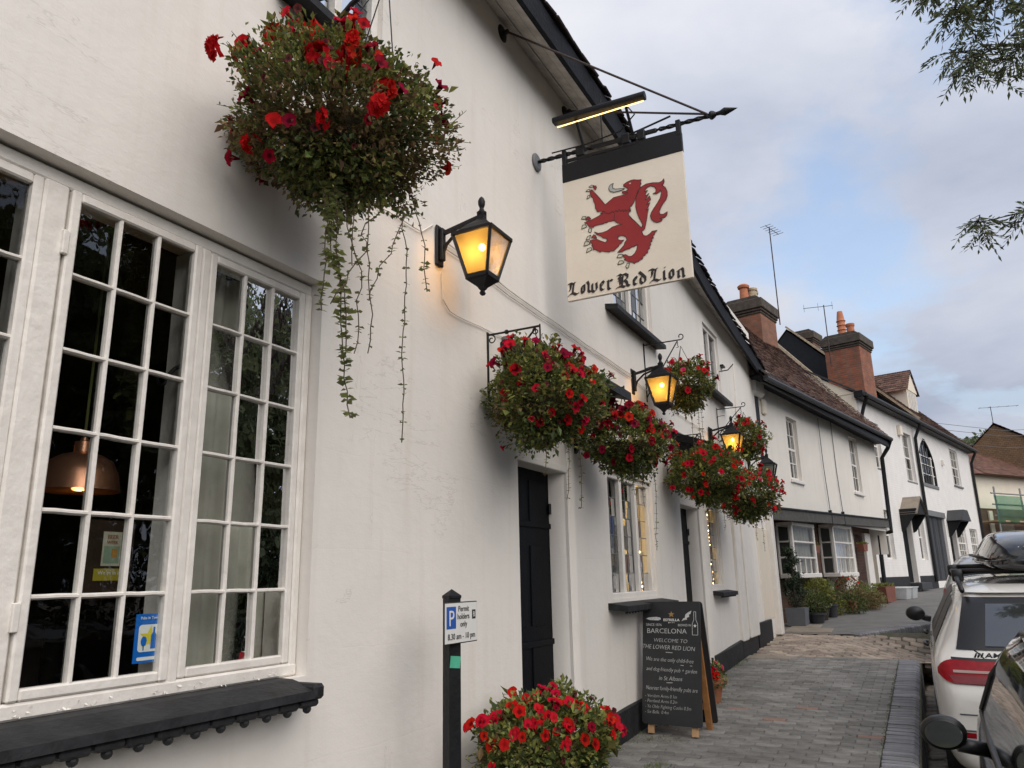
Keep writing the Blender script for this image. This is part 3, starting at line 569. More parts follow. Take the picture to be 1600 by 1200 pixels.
# ---- small-paned casement window by the camera
FX = WX - .07
def glazed(parent, y0, y1, z0, z1, cols, rows, x, bar=.0165, dep=.03, stile=.035, mt='old_white_wood', gl='pane', rail=None):
    """one light: stiles, rails, glazing bars and panes, each a piece"""
    rail = rail or stile
    o = P(MB().bbox(x - dep, x + .012, y0, y0 + stile, z0, z1, .006), 'stile', mt, parent); P(MB().bbox(x - dep, x + .012, y1 - stile, y1, z0, z1, .006), 'stile', mt, parent)
    P(MB().bbox(x - dep, x + .010, y0 + stile, y1 - stile, z1 - rail, z1, .006), 'rail', mt, parent); P(MB().bbox(x - dep, x + .010, y0 + stile, y1 - stile, z0, z0 + rail, .006), 'rail', mt, parent)
    a, b, c, d = y0 + stile, y1 - stile, z0 + rail, z1 - rail
    for i in range(1, cols):
        y = a + (b - a) * i / cols
        pts = [(x - .002 + .0006 * rnd.uniform(-1, 1), y + .0010 * rnd.uniform(-1, 1), c + (d - c) * k / 12) for k in range(13)]
        q = MB(); [q.v.extend([(p[0] - dep * .8, p[1] - bar / 2, p[2]), (p[0], p[1] - bar / 2, p[2]), (p[0] + .008, p[1] - bar / 5, p[2]), (p[0] + .008, p[1] + bar / 5, p[2]), (p[0], p[1] + bar / 2, p[2]), (p[0] - dep * .8, p[1] + bar / 2, p[2])]) for p in pts]
        q.f = [(6 * m + e, 6 * m + e + 1, 6 * m + e + 7, 6 * m + e + 6) for m in range(12) for e in range(5)]; P(q, 'glazing_bar', mt, parent)
    for j in range(1, rows):
        z = c + (d - c) * j / rows
        q = MB(); n = 10
        for k in range(n + 1):
            y = a + (b - a) * k / n; zz = z + .0012 * rnd.uniform(-1, 1); q.v += [(x - dep * .8, y, zz - bar / 2), (x - .004, y, zz - bar / 2), (x + .0055, y, zz - bar / 5), (x + .0055, y, zz + bar / 5), (x - .004, y, zz + bar / 2), (x - dep * .8, y, zz + bar / 2)]
        q.f = [(6 * m + e, 6 * m + e + 1, 6 * m + e + 7, 6 * m + e + 6) for m in range(n) for e in range(5)]; P(q, 'glazing_bar', mt, parent)
    for i in range(cols):
        for j in range(rows):
            ya, yb = a + (b - a) * i / cols, a + (b - a) * (i + 1) / cols; za, zb = c + (d - c) * j / rows, c + (d - c) * (j + 1) / rows
            t1, t2 = rnd.gauss(0, .0012), rnd.gauss(0, .0012); xx = x - .014
            P(MB().quad((xx - t1, ya, za), (xx + t1, yb, za - 0), (xx + t1 + t2, yb, zb), (xx - t1 + t2, ya, zb)), 'pane', gl, parent)
win = P(MB().bbox(FX - .14, FX + .005, .72, 2.617, 2.865, 2.915, .006), 'casement_window', 'white_wood'); win['label'] = 'white small-paned casement window with peeling paint'
for y0, y1 in ((1.330, 1.414), (1.972, 2.016), (2.572, 2.613), (.71, .78)): P(MB().bbox(FX - .15, FX + .016, y0, y1, 1.18, 2.866, .008), 'mullion', 'old_white_wood', win)
P(MB().bbox(FX - .15, FX + .02, .71, 2.613, 1.172, 1.222, .008), 'bottom_rail', 'old_white_wood', win)
glazed(win, .78, 1.330, 1.224, 2.862, 2, 6, FX); glazed(win, 1.420, 1.966, 1.224, 2.862, 3, 6, FX + .012); glazed(win, 2.018, 2.570, 1.224, 2.862, 3, 6, FX)
# peeling paint flakes along the bottom rail
fk = MB()
for k in range(36):
    p = V(FX + .0215, rnd.uniform(1.3, 2.6), 1.18 + abs(rnd.gauss(0, .016))); fk.leaf(p, V(.5, rnd.gauss(0, 1), rnd.gauss(0, .4)), V(1, 0, .3), rnd.uniform(.008, .022), rnd.uniform(.004, .010), .15)
stuff(P(fk, 'paint_flakes', 'old_white_wood', win))
for z in (2.62, 1.42): P(MB().bbox(FX + .012, FX + .03, 1.402, 1.424, z, z + .085, .003), 'hinge', 'old_white_wood', win)
P(MB().tube([(FX - .03, 1.965, 2.38), (FX - .05, 1.94, 2.36), (FX - .05, 1.90, 2.31)], .008, 6).tube(arc((FX - .05, 1.885, 2.30), .018, 0, 360, 10, (0, 1, 0)), .006, 6), 'stay', 'iron', win)
sill = P(MB().prism([(WX - .10, 1.175), (WX + .02, 1.170), (WX + .155, 1.135), (WX + .16, 1.105), (WX - .02, 1.11)], lambda u, v, w: (u, .60 + w, v), 1.915), 'window_sill', 'dark_sill')
y = .62
while y < 2.45:
    j = rnd.uniform(-.004, .004); P(MB().bbox(WX + .01, WX + .148 + j, y, y + .098, 1.072 + j, 1.104, .01).sphere((WX + .125, y + .05, 1.066), .017, 8, 6), 'sill_tile', 'dark_sill', sill); y += .107
P(MB().bbox(WX - .02, WX + .165, 2.49, 2.55, 1.10, 1.158, .012), 'sill_end', 'dark_sill', sill)
# room behind the window
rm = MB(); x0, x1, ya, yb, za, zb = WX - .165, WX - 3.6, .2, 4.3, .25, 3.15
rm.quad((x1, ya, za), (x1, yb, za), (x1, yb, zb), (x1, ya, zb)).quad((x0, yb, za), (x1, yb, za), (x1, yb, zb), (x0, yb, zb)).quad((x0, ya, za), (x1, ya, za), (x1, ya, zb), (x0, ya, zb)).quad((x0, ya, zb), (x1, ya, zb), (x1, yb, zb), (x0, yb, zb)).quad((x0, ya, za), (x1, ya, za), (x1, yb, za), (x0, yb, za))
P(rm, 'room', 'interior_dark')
P(MB().bbox(WX - 3.55, WX - 3.4, 1.2, 2.2, .25, 2.1, .02).bbox(WX - 3.55, WX - 3.35, 2.6, 3.6, .25, 1.3, .02), 'panelling', 'interior_panel')
# ---- other windows: leaded lights
def leaded(parent, y0, y1, z0, z1, n, cols, rows, x, back=None):
    m = .055
    P(MB().bbox(x - .05, x + .03, y0, y1, z1 - m, z1, .006), 'head', 'white_wood', parent); P(MB().bbox(x - .05, x + .045, y0, y1, z0, z0 + m, .006), 'cill', 'white_wood', parent)
    w = (y1 - y0) / n
    for i in range(n + 1):
        y = y0 + w * i; a, b = max(y0, y - m / 2), min(y1, y + m / 2)
        if i == 0: b = y0 + m
        if i == n: a = y1 - m
        P(MB().bbox(x - .05, x + .028, a, b, z0 + m, z1 - m, .006), 'mullion', 'white_wood', parent)
    for i in range(n):
        a, b, c, d = y0 + w * i + m * .8, y0 + w * (i + 1) - m * .8, z0 + m, z1 - m; ld = MB()
        for k in range(cols + 1): ld.tube([(x - .012, a + (b - a) * k / cols, c), (x - .012, a + (b - a) * k / cols, d)], .0045, 5)
        for k in range(rows + 1): ld.tube([(x - .012, a, c + (d - c) * k / rows), (x - .012, b, c + (d - c) * k / rows)], .0045, 5)
        P(ld, 'lead_cames', 'lead', parent)
        for p in range(cols):
            for q in range(rows):
                e, f, g_, h = a + (b - a) * p / cols, a + (b - a) * (p + 1) / cols, c + (d - c) * q / rows, c + (d - c) * (q + 1) / rows; t = rnd.gauss(0, .002); t2 = rnd.gauss(0, .002)
                P(MB().quad((x - .014 - t, e, g_), (x - .014 + t, f, g_), (x - .014 + t + t2, f, h), (x - .014 - t + t2, e, h)), 'pane', 'pane', parent)
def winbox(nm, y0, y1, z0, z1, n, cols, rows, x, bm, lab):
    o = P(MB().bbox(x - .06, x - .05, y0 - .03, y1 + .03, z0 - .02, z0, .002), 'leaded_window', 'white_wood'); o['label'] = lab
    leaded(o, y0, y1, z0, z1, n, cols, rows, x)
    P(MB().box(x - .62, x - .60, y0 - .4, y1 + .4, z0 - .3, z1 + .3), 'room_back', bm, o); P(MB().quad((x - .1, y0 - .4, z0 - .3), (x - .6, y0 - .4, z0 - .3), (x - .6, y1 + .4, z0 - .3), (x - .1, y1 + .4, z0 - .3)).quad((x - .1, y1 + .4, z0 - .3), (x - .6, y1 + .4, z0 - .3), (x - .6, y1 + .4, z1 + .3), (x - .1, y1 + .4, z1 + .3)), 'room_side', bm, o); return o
w2 = winbox('w', 6.30, 7.56, 1.36, 2.46, 3, 2, 6, WX - .06, 'interior_panel', 'three-light leaded window with fairy lights')
w3 = winbox('w', 9.80, 10.45, 1.38, 2.42, 1, 3, 6, WX - .06, 'interior_panel', 'narrow leaded window near the far end')
w4 = winbox('w', 6.72, 7.98, 4.08, 5.12, 2, 4, 5, WX - .06, 'lace', 'upstairs leaded window beside the hanging sign')
w5 = winbox('w', 10.45, 11.35, 4.08, 5.05, 2, 3, 5, WX - .06, 'interior_panel', 'upstairs leaded window near the far end')
w1 = winbox('w', 2.35, 3.02, 4.32, 5.30, 2, 2, 5, WX - .06, 'interior_dark', 'upstairs window above the largest basket')
for y0, y1, z, d in ((6.18, 7.66, 1.335, .17), (9.78, 10.62, 1.36, .13), (6.50, 8.06, 4.055, .12), (10.3, 11.5, 4.055, .12), (2.2, 3.04, 4.29, .12)):
    s_ = P(MB().prism([(WX - .12, z + .02), (WX + d, z - .02), (WX + d, z - .065), (WX - .02, z - .05)], lambda u, v, w: (u, y0 + w, v), y1 - y0), 'window_sill', 'dark_sill')
    if z < 2:
        y = y0
        while y < y1 - .06: P(MB().sphere((WX + d - .03, y + .04, z - .07), .014, 6, 4), 'sill_tile', 'dark_sill', s_); y += .075
# white drip boards over the upstairs windows and the blind recess
P(MB().bbox(WX - .01, WX + .03, 12.3, 12.9, 4.0, 4.9, .01), 'blind_panel', 'wall_paint')
P(MB().beam((WX + .02, 11.4, 4.62), (WX + .02, 11.55, 4.62), .05, .03).tube([(WX, 11.3, 4.5), (WX + .12, 11.35, 4.52), (WX + .2, 11.36, 4.6)], .008, 6), 'casement_stay', 'iron')
# papers and small notices seen through the three-light window
for k, (y, z, w, h, m) in enumerate(((6.42, 2.05, .1, .2, 'paper_white'), (6.52, 2.02, .09, .22, 'sticker_blue'), (6.44, 1.72, .12, .15, 'paper_cream'), (6.46, 1.5, .08, .14, 'sticker_blue'), (6.62, 2.08, .06, .16, 'paper_white'), (6.85, 1.9, .12, .22, 'paper_cream'), (6.98, 2.05, .08, .26, 'paper_white'), (6.9, 1.6, .09, .2, 'sticker_blue'), (7.02, 1.5, .09, .12, 'paper_cream'))):
    P(MB().box(WX - .084, WX - .082, y + .03, y + .03 + w, z - h / 2, z + h / 2), 'window_notice', m, w2)
P(MB().box(WX - .0815, WX - .0805, 6.945, 6.995, 1.55, 1.64), 'notice_panel', 'paper_white', w2)
for x_, y_, z0_, z1_, n_ in ((WX - .085, 7.29, 1.43, 2.42, 34), (WX - .085, 10.16, 1.45, 2.4, 20)):
    fl_ = thing('fairy_lights', 'string of warm fairy lights inside the ' + ('three-light leaded window' if y_ < 8 else 'narrow far leaded window'), 'fairy lights', (x_, y_, z0_))
    pts = [V(rnd.uniform(-.003, .003), (k / n_) * -.06 + .025 * math.sin(k * 2.2), (z1_ - z0_) * k / n_) for k in range(n_ + 1)]
    MB().tube(pts, .0025, 5).build('wire', 'stem_green', fl_); bl = MB().sphere((0, 0, 0), .011, 6, 4).mesh('bulb'); bl.materials.append(MATS['fairy'])
    for p in pts: link('bulb', bl, fl_, p + V(.002, rnd.uniform(-.02, .02), rnd.uniform(-.01, .01)))
    P(MB().box(WX - .20, WX - .19, y_ - .13, y_ + .16, z0_ - .02, z1_), 'curtain', 'curtain', w2 if y_ < 8 else w3)
# ---- doors with hoods
def door(y0, y1):
    zt = 2.36; x = WX - .14; d = P(MB().bbox(x - .05, x - .012, y0 - .02, y1 + .02, G(y0) + .0, zt + .02, .004), 'door', 'door_paint'); w = y1 - y0
    for zc, h in ((.72, .72), (1.5, .56), (2.08, .34)):
        for yc in (y0 + w * .29, y0 + w * .73): P(MB().bbox(x - .012, x - .004, yc - w * .17, yc + w * .17, zc - h / 2, zc + h / 2, .006), 'door_panel', 'door_paint', d)
    for z in (1.93, 1.1): P(MB().bbox(x - .012, x + .004, y0, y1, z - .02, z + .02, .004), 'door_rail', 'door_paint', d)
    P(MB().bbox(x + .002, x + .012, y1 - .05, y1 - .012, 2.02, 2.10, .004), 'door_closer', 'iron', d)
    # rounded right jamb and thin inner frame
    b = MB(); pr = [(x - .01, y1 + .03), (x - .01, y1 - .02), (x + .06, y1 - .02), (WX - .01, y1 + .005), (WX + .018, y1 + .03), (WX + .03, y1 + .07), (WX + .02, y1 + .12), (WX - .02, y1 + .14), (WX - .05, y1 + .1)]
    b.prism(pr, lambda u, v, q: (u, v, G(y0) - .05 + q), zt - G(y0) + .3); P(b, 'door_jamb', 'wall_paint', d, smooth=True)
    P(MB().bbox(WX - .15, WX + .004, y0 - .02, y1 + .03, zt - .03, zt + .02, .005), 'door_head', 'white_wood', d); P(MB().box(WX - .15, WX + .02, y0, y1, G(y0) - .06, G(y0) + .03), 'threshold', 'flagstone', d)
    h = P(MB().prism([(WX, 3.10), (WX + .03, 3.12), (WX + .47, 2.955), (WX + .47, 2.89), (WX, 3.03)], lambda u, v, q: (u, y0 - .22 + q, v), w + .48), 'door_hood', 'black_paint')
    for yy in (y0 - .16, y1 + .18): P(MB().prism([(WX, 3.02), (WX + .36, 2.91), (WX + .34, 2.85), (WX + .12, 2.72), (WX + .06, 2.55), (WX, 2.5)], lambda u, v, q: (u, yy - .025 + q, v), .05), 'hood_bracket', 'black_paint', h)
    P(MB().bbox(WX, WX + .05, y0 - .2, y1 + .22, 3.12, 3.15, .004), 'flashing', 'lead', h)
door(4.6, 5.42); door(8.58, 9.40)
# ---- cables and small fixings on the wall
def cable(lab, pts, r=.0042, mt='wall_paint'):
    o = MB().tube([(WX + wall_dx(p[0], p[1]) + .012 if len(p) == 2 else p[2], p[0], p[1]) for p in pts], r, 6).build('cable', mt, smooth=True); tag(o, lab, 'cable', 'cables clipped to the pub wall')
def sag(a, b, n=10, s=.01): return [(a[0] + (b[0] - a[0]) * i / n, a[1] + (b[1] - a[1]) * i / n - s * math.sin(math.pi * i / n) + .004 * rnd.uniform(-1, 1)) for i in range(n + 1)]
cable('painted cable running left from the nearest lantern towards the largest basket', sag((2.55, 3.50), (3.42, 3.52)) + [(3.55, 3.62)])
cable('painted cable dropping under the nearest lantern and running to the door hood', [(3.64, 3.34), (3.645, 3.17), (3.72, 3.12)] + sag((3.8, 3.115), (5.2, 3.18), 10, .0))
cable('upper of the two cables from the nearest lantern to the second lantern', sag((3.66, 3.56), (7.08, 3.49), 24, .02), .0042, 'soffit_wood')
cable('lower of the two cables from the nearest lantern to the second lantern', sag((3.68, 3.515), (7.08, 3.455), 24, .02), .0042, 'soffit_wood')
cable('cable between the second and third lanterns', sag((7.2, 3.45), (10.25, 3.40), 20, .03))
crk = MB()
for pts in (sag((2.42, 2.76), (3.95, 2.88), 30, -.02), sag((3.3, 2.60), (4.4, 2.56), 20, 0)): pass
# ------------------------------------------------------------------ hanging sign
exec_data = None
SIGN = thing('pub_sign', 'square hanging sign with a red rampant lion and black-letter pub name', 'sign', (-1.64, 5.05, 3.56)); SO = (-1.64, 5.05, 3.56)
def SP(b, name, mt, parent=None, smooth=False): return b.build(name, mt, parent or SIGN, SO, smooth)
def uv(s): return [tuple(int(a) / 1000 for a in p.split(',')) for p in s.split()]
SX0, SZ0 = -2.12, 3.56
def on_sign(u, v, w): return (SX0 + u, 5.035 - w, SZ0 + v)
board = SP(MB().bbox(SX0, SX0 + .955, 5.037, 5.063, SZ0, SZ0 + 1.13, .003), 'board', 'sign_cream')
SP(MB().bbox(SX0 - .001, SX0 + .956, 5.032, 5.068, SZ0 + .985, SZ0 + 1.145, .003), 'top_band', 'sign_black')
SP(MB().prism(uv(LION), on_sign, .0022), 'lion_emblem', 'lion_red')
def ribbon(b, pts, w, lift, closed=False):
    n = len(pts)
    for i in range(n if closed else n - 1):
        a, c = Vector(pts[i]), Vector(pts[(i + 1) % n]); d = c - a
        if d.length < 1e-5: continue
        d.normalize(); o = Vector((-d.y, d.x)) * w / 2; a2, c2 = a - d * w * .3, c + d * w * .3; l = lift + .00002 * (i % 7)
        b.quad(on_sign(*(a2 + o), l), on_sign(*(a2 - o), l), on_sign(*(c2 - o), l), on_sign(*(c2 + o), l))
    return b
ln = ribbon(MB(), uv(LION), .0045, .0026, True)
for l in LINES: ribbon(ln, uv(l), .0045, .0029)
SP(ln, 'lion_outline', 'lion_dark')
SP(MB().prism(uv(TONGUE), on_sign, .002), 'lion_tongue', 'tongue_grey'); SP(ribbon(MB(), uv(TONGUE), .005, .0024, True), 'tongue_outline', 'ink')
for p in PADS: SP(MB().prism(uv(p), on_sign, .002), 'toe_pad', 'lion_red'); SP(ribbon(MB(), uv(p), .004, .0024, True), 'toe_outline', 'lion_dark')
for p in CLAWS: SP(MB().prism(uv(p), on_sign, .0012), 'claw', 'paper_cream'); SP(ribbon(MB(), uv(p), .005, .0016, True), 'claw_outline', 'ink')
ex, ez = [(500, 842)][0][0] / 1000, .842
SP(MB().prism([(.545 + .008 * math.cos(k), .833 + .005 * math.sin(k)) for k in [i * .785 for i in range(8)]], on_sign, .0032), 'lion_eye', 'paper_cream')
NIB = Vector((math.cos(R(38)), math.sin(R(38)))) * .0118
for name_, strokes in zip('L o w e r R e d L i o n'.split(), LETTERS):
    b = MB(); l = .0012
    for s_ in strokes:
        q = [Vector(p) for p in uv(s_)]
        for a, c in zip(q, q[1:]):
            l += .00003; b.quad(on_sign(*(a - NIB), l), on_sign(*(a + NIB), l), on_sign(*(c + NIB), l), on_sign(*(c - NIB), l))
            d = (c - a).normalized() * .0022; o = Vector((-d.y, d.x)); l += .00003; b.quad(on_sign(*(a - d + o), l), on_sign(*(a - d - o), l), on_sign(*(c + d - o), l), on_sign(*(c + d + o), l))
    SP(b, 'letter', 'ink')
# wrought iron bracket the sign hangs from
BR = thing('sign_bracket', 'black wrought iron bracket with spear tip and stay rods carrying the pub sign', 'bracket', (WX, 5.05, 4.8)); BO = (WX, 5.05, 4.8)
def BP(b, name, mt, parent=None, smooth=False): return b.build(name, mt, parent or BR, BO, smooth)
def bz(x): return 4.80 - .02 * (x - WX)
BP(MB().lathe([(.075, 0), (.075, .01), (.06, .018), (0, .02)], (0, 0, 0), 18), 'wall_plate', 'lead').matrix_local = Matrix.Translation((0, 0, 0)) @ Matrix.Rotation(R(90), 4, 'Y')
bpy.context.view_layer.update()
for o in [c for c in BR.children if c.name.startswith('wall_plate')]:
    o.data.transform(Matrix.Translation((BO[0], BO[1], BO[2])))
tw = MB(); n = 40
for i in range(n + 1):   # square bar, twisted at both ends
    x = WX + (1.42) * i / n; a = 0 if .35 < i / n < .72 else i * .8; h = .013
    for k in range(4): tw.v.append((x, 5.05 + h * 1.4 * math.cos(a + k * math.pi / 2 + .785), bz(x) + h * 1.4 * math.sin(a + k * math.pi / 2 + .785)))
tw.f = [(4 * i + k, 4 * i + (k + 1) % 4, 4 * i + 4 + (k + 1) % 4, 4 * i + 4 + k) for i in range(n) for k in range(4)]; BP(tw, 'bar', 'iron')
tip = MB().lathe([(0, -.02), (.03, 0), (.034, .012), (.026, .03), (.014, .045), (.016, .07), (.030, .105), (.012, .165), (0, .20)], (0, 0, 0), 10); t_ = MB()
t_.v = [(WX + 1.40 + z, 5.05 + x, bz(WX + 1.4) + y) for x, y, z in tip.v]; t_.f = tip.f; BP(t_, 'spear_tip', 'iron', smooth=True)
for xx in (-2.10, -1.185): BP(MB().bbox(xx - .018, xx + .018, 5.03, 5.07, 4.68, bz(xx) + .03, .004), 'hanger', 'iron')
BP(MB().beam((-2.1, 5.05, 4.735), (-1.18, 5.05, 4.712), .022, .022), 'sign_rail', 'iron')
for (x, y, z, d) in ((WX, 4.49, 5.62, .07), (WX, 5.69, 5.63, .06)):
    b = MB(); q = MB().lathe([(d, 0), (d, .008), (d * .7, .02), (.02, .024), (.018, .06), (0, .06)], (0, 0, 0), 16); b.v = [(x + r_[2], y + r_[0], z + r_[1]) for r_ in q.v]; b.f = q.f; BP(b, 'stay_plate', 'iron')
    BP(MB().tube([(x + .05, y, z), (-.97, 5.05, bz(-.97) + .02)], .0085, 7), 'stay_rod', 'rust_iron')
BP(MB().tube([(-1.75, 5.06, bz(-1.75)), (-1.45, 5.06, bz(-1.5) + .05), (-1.24, 5.06, bz(-1.3) + .09)], .008, 6), 'scroll', 'iron'); BP(MB().tube([(-1.78, 5.05, 4.79), (-1.78, 5.05, 5.02), (-1.775, 5.05, 5.24)], [.006, .007, .003], 6).tube([(-1.78 + .008 * math.sin(k), 5.05 + .008 * math.cos(k), 5.04 + .022 * k) for k in range(9)], .006, 5), 'finial', 'iron')
for k, (x0, x1) in enumerate(((-2.0, -1.93), (-1.62, -1.56), (-1.5, -1.44))): BP(MB().bbox(x0, x1, 5.03, 5.075, bz(x0) - .05, bz(x0) + .035, .006), 'clamp', 'iron')
LB = thing('sign_light', 'black tubular trough light glowing warm above the pub sign', 'light', (-1.77, 4.95, 5.0)); LO = (-1.77, 4.95, 5.0)
def LP(b, name, mt, smooth=False): return b.build(name, mt, LB, LO, smooth)
ax0, ax1 = V(-2.11, 4.88, 4.995), V(-1.37, 4.88, 4.98)
hs_ = MB(); pr = [(.034 * math.cos(R(a)), .034 * math.sin(R(a))) for a in range(-40, 221, 20)]
for k, p in enumerate((ax0, ax1)):
    for a, c in pr: hs_.v.append((p.x, p.y + a, p.z + c))
m_ = len(pr); hs_.f = [(i, (i + 1) % m_, (i + 1) % m_ + m_, i + m_) for i in range(m_)] + [tuple(range(m_)), tuple(range(2 * m_ - 1, m_ - 1, -1))]; LP(hs_, 'housing', 'iron', True)
LP(MB().bbox(-2.09, -1.39, 4.896, 4.908, 4.952, 4.958, .002), 'lamp_strip', 'strip_lamp')
for x in (-1.93, -1.53): LP(MB().beam((x, 4.89, 4.975), (x, 5.04, bz(x) + .01), .02, .012), 'arm', 'iron')
LP(MB().tube([(-1.55, 4.9, 5.0), (-1.48, 4.95, 4.9), (-1.62, 5.02, 4.84), (-1.9, 5.03, 4.82), (-2.2, 5.03, 4.83)], .006, 6), 'flex', 'iron')
# ------------------------------------------------------------------ lanterns
def lantern(lit, label, loc, arm=.305):
    L0 = thing('wall_lantern', label, 'lantern', loc, 0, 'wall lanterns along the pub front'); ax = arm
    def A(b, n, m, p=None, sm=False): return b.build(n, m, p or L0, smooth=sm)
    A(MB().bbox(0, .018, -.038, .038, -.13, .13, .006), 'wall_plate', 'iron'); A(MB().bbox(.018, .045, -.02, .02, -.10, .11, .006), 'backstay', 'iron')
    A(MB().beam((.03, 0, .075), (ax, 0, .125), .022, .022).tube([(.035, 0, -.06), (.06, 0, .0), (.13, 0, .06), (.22, 0, .085), (ax - .02, 0, .1)], .010, 8), 'arm', 'iron', sm=True)
    T = .16   # top of the roof above the plate centre
    A(MB().lathe([(.155, -.10), (.150, -.082), (.10, -.035), (.045, .0), (.03, .012), (.03, .05), (.022, .055)], (ax, 0, .09), 4, R(45)), 'roof', 'iron')
    A(MB().lathe([(.028, 0), (.03, .012), (.018, .022), (.012, .04), (.02, .06), (.022, .085), (.014, .105), (0, .118)], (ax, 0, .135), 10), 'finial', 'iron', sm=True)
    zt, zb, ht, hb = -.012, -.268, .1275, .066; base = V(ax, 0, 0)
    cn = [(-1, -1), (1, -1), (1, 1), (-1, 1)]
    for sx, sy in cn: A(MB().beam((ax + sx * ht * .98, sy * ht * .98, zt), (ax + sx * hb, sy * hb, zb), .016, .016, (sx, sy, 0)), 'corner_bar', 'iron')
    for k in range(4):
        a, b = cn[k], cn[(k + 1) % 4]; f = .965
        A(MB().quad((ax + a[0] * ht * f, a[1] * ht * f, zt), (ax + b[0] * ht * f, b[1] * ht * f, zt), (ax + b[0] * hb * f, b[1] * hb * f, zb), (ax + a[0] * hb * f, a[1] * hb * f, zb)), 'glass_pane', 'lamp_glass' if lit else 'lamp_glass_unlit')
        A(MB().beam((ax + a[0] * hb, a[1] * hb, zb), (ax + b[0] * hb, b[1] * hb, zb), .02, .026), 'bottom_bar', 'iron'); A(MB().beam((ax + a[0] * ht, a[1] * ht, zt), (ax + b[0] * ht, b[1] * ht, zt), .016, .02), 'top_bar', 'iron')
    A(MB().lathe([(hb * 1.45, -.275), (hb * 1.35, -.285), (.03, -.325), (.024, -.335), (.012, -.345), (.02, -.36), (.012, -.372), (0, -.376)], (ax, 0, 0), 4, R(45)), 'base', 'iron')
    if lit:
        A(MB().sphere((ax, 0, -.075), .021, 12, 8), 'bulb', 'bulb', sm=2); A(MB().tube([(ax, 0, -.05), (ax, 0, .0)], .014, 8), 'bulb_holder', 'iron')
        l = bpy.data.lights.new('lantern_light', 'POINT'); l.energy = LAMP_W; l.color = (1, .60, .22); l.shadow_soft_size = .03; lo = bpy.data.objects.new('lantern_light', l); COL.objects.link(lo); lo.parent = L0; lo.location = (ax, 0, -.12)
    return L0
LAMP_W = 1.6
lantern(True, 'largest lit lantern, left of the first door hood', (WX, 3.61, 3.50))
lantern(True, 'second lit lantern along the pub wall, in front of a hanging basket', (WX, 7.14, 3.43))
lantern(True, 'third lit lantern along the pub wall, near the far end', (WX, 10.3, 3.36))
lantern(False, 'unlit lantern at the far corner of the pub', (WX + .02, 12.75, 3.26))
# ------------------------------------------------------------------ parking sign post
PP = thing('parking_sign', 'black post with a white permit holders parking plate by the pub wall', 'sign', (-2.0, 3.19, .1)); po = (-2.0, 3.19, .1)
def PS(b, n, m, p=None): return b.build(n, m, p or PP, po)
PS(MB().lathe([(.043, 0), (.043, 1.36), (.047, 1.365), (.047, 1.375), (.0, 1.405)], (-2.0, 3.20, .1), 4, R(45 - 28)), 'post', 'black_paint')
pl = PS(MB().bbox(-1.955, -1.946, 3.05, 3.345, 1.262, 1.447, .003), 'plate', 'ink'); PS(MB().bbox(-1.9462, -1.9448, 3.055, 3.340, 1.267, 1.442, .001), 'plate_face', 'plate_white', pl)
PS(MB().bbox(-1.945, -1.9438, 3.067, 3.148, 1.330, 1.427, .0005), 'blue_square', 'plate_blue', pl)
def pt(s, y, z, size, m, al='CENTER', sx=1., thin=0.): 
    o = text('lettering', s, size, m, pl, frame((-1.9432 + 2.0, y - 3.19, z - .1), (0, 1, 0), (0, 0, 1)), al, 0, thin, .0004, sx); return o
pt('P', 3.108, 1.343, .098, 'plate_white'); pt('Permit', 3.215, 1.404, .036, 'ink'); pt('holders', 3.213, 1.370, .036, 'ink'); pt('only', 3.215, 1.336, .036, 'ink'); pt('8.30 am - 10 pm', 3.198, 1.283, .0375, 'ink', sx=.98)
PS(MB().bbox(-1.945, -1.9436, 3.293, 3.325, 1.366, 1.408, .0005), 'zone_panel', 'ink', pl); pt('B', 3.309, 1.376, .034, 'plate_white')
PS(MB().bbox(-.027, .027, -.026, .026, -.0007, .0007, .0003), 'sticker', 'sticker_green').matrix_local = Matrix()
st = [c for c in PP.children if c.name.startswith('sticker')][0]; 
a_ = R(-17); nrm = V(math.cos(a_) , math.sin(a_), 0); 
st.data.transform(Matrix.Translation(po)); fn = V(math.cos(R(-28)), math.sin(R(-28)), 0); tg = V(-fn.y, fn.x, 0)
st.data.transform(frame((0, 3.20 - 3.19, 0), tg, (0, 0, 1)) @ Matrix.Translation((0, 1.08, .0325)) @ Matrix.Rotation(R(-6), 4, 'Z'))
# ------------------------------------------------------------------ A-board
AB = thing('chalkboard', 'black A-board with white chalk writing standing on the brick pavement', 'chalkboard', (-2.05, 6.85, G(6.85))); ao = (-2.05, 6.85, G(6.85)); gz = G(6.75)
def AP(b, n, m, p=None): return b.build(n, m, p or AB, ao)
AW, AH = .525, 1.10; tilt = R(9.5); aO = V(-2.285, 6.66, gz + .055); aU = V(.9945, -.105, 0).normalized(); aN = V(aU.y, -aU.x, 0); aV = (V(0, 0, 1) * math.cos(tilt) - aN * math.sin(tilt)).normalized(); aW = aU.cross(aV).normalized(); aV = aV * .925
def onb(u, v, w): return tuple(aO + aU * u + aV * v + aW * w)
def rrect(x0, x1, y0, y1, r, n=5): 
    o = []
    for cx, cy, a in ((x1 - r, y1 - r, 0), (x0 + r, y1 - r, 90), (x0 + r, y0 + r, 180), (x1 - r, y0 + r, 270)): o += [(cx + r * math.cos(R(a + 90 * k / n)), cy + r * math.sin(R(a + 90 * k / n))) for k in range(n + 1)]
    return o
bd = AP(MB().prism(rrect(0, AW, .03, AH, .025), lambda u, v, w: onb(u, v, w - .016), .016), 'front_board', 'chalkboard')
bk_d = -aW; 
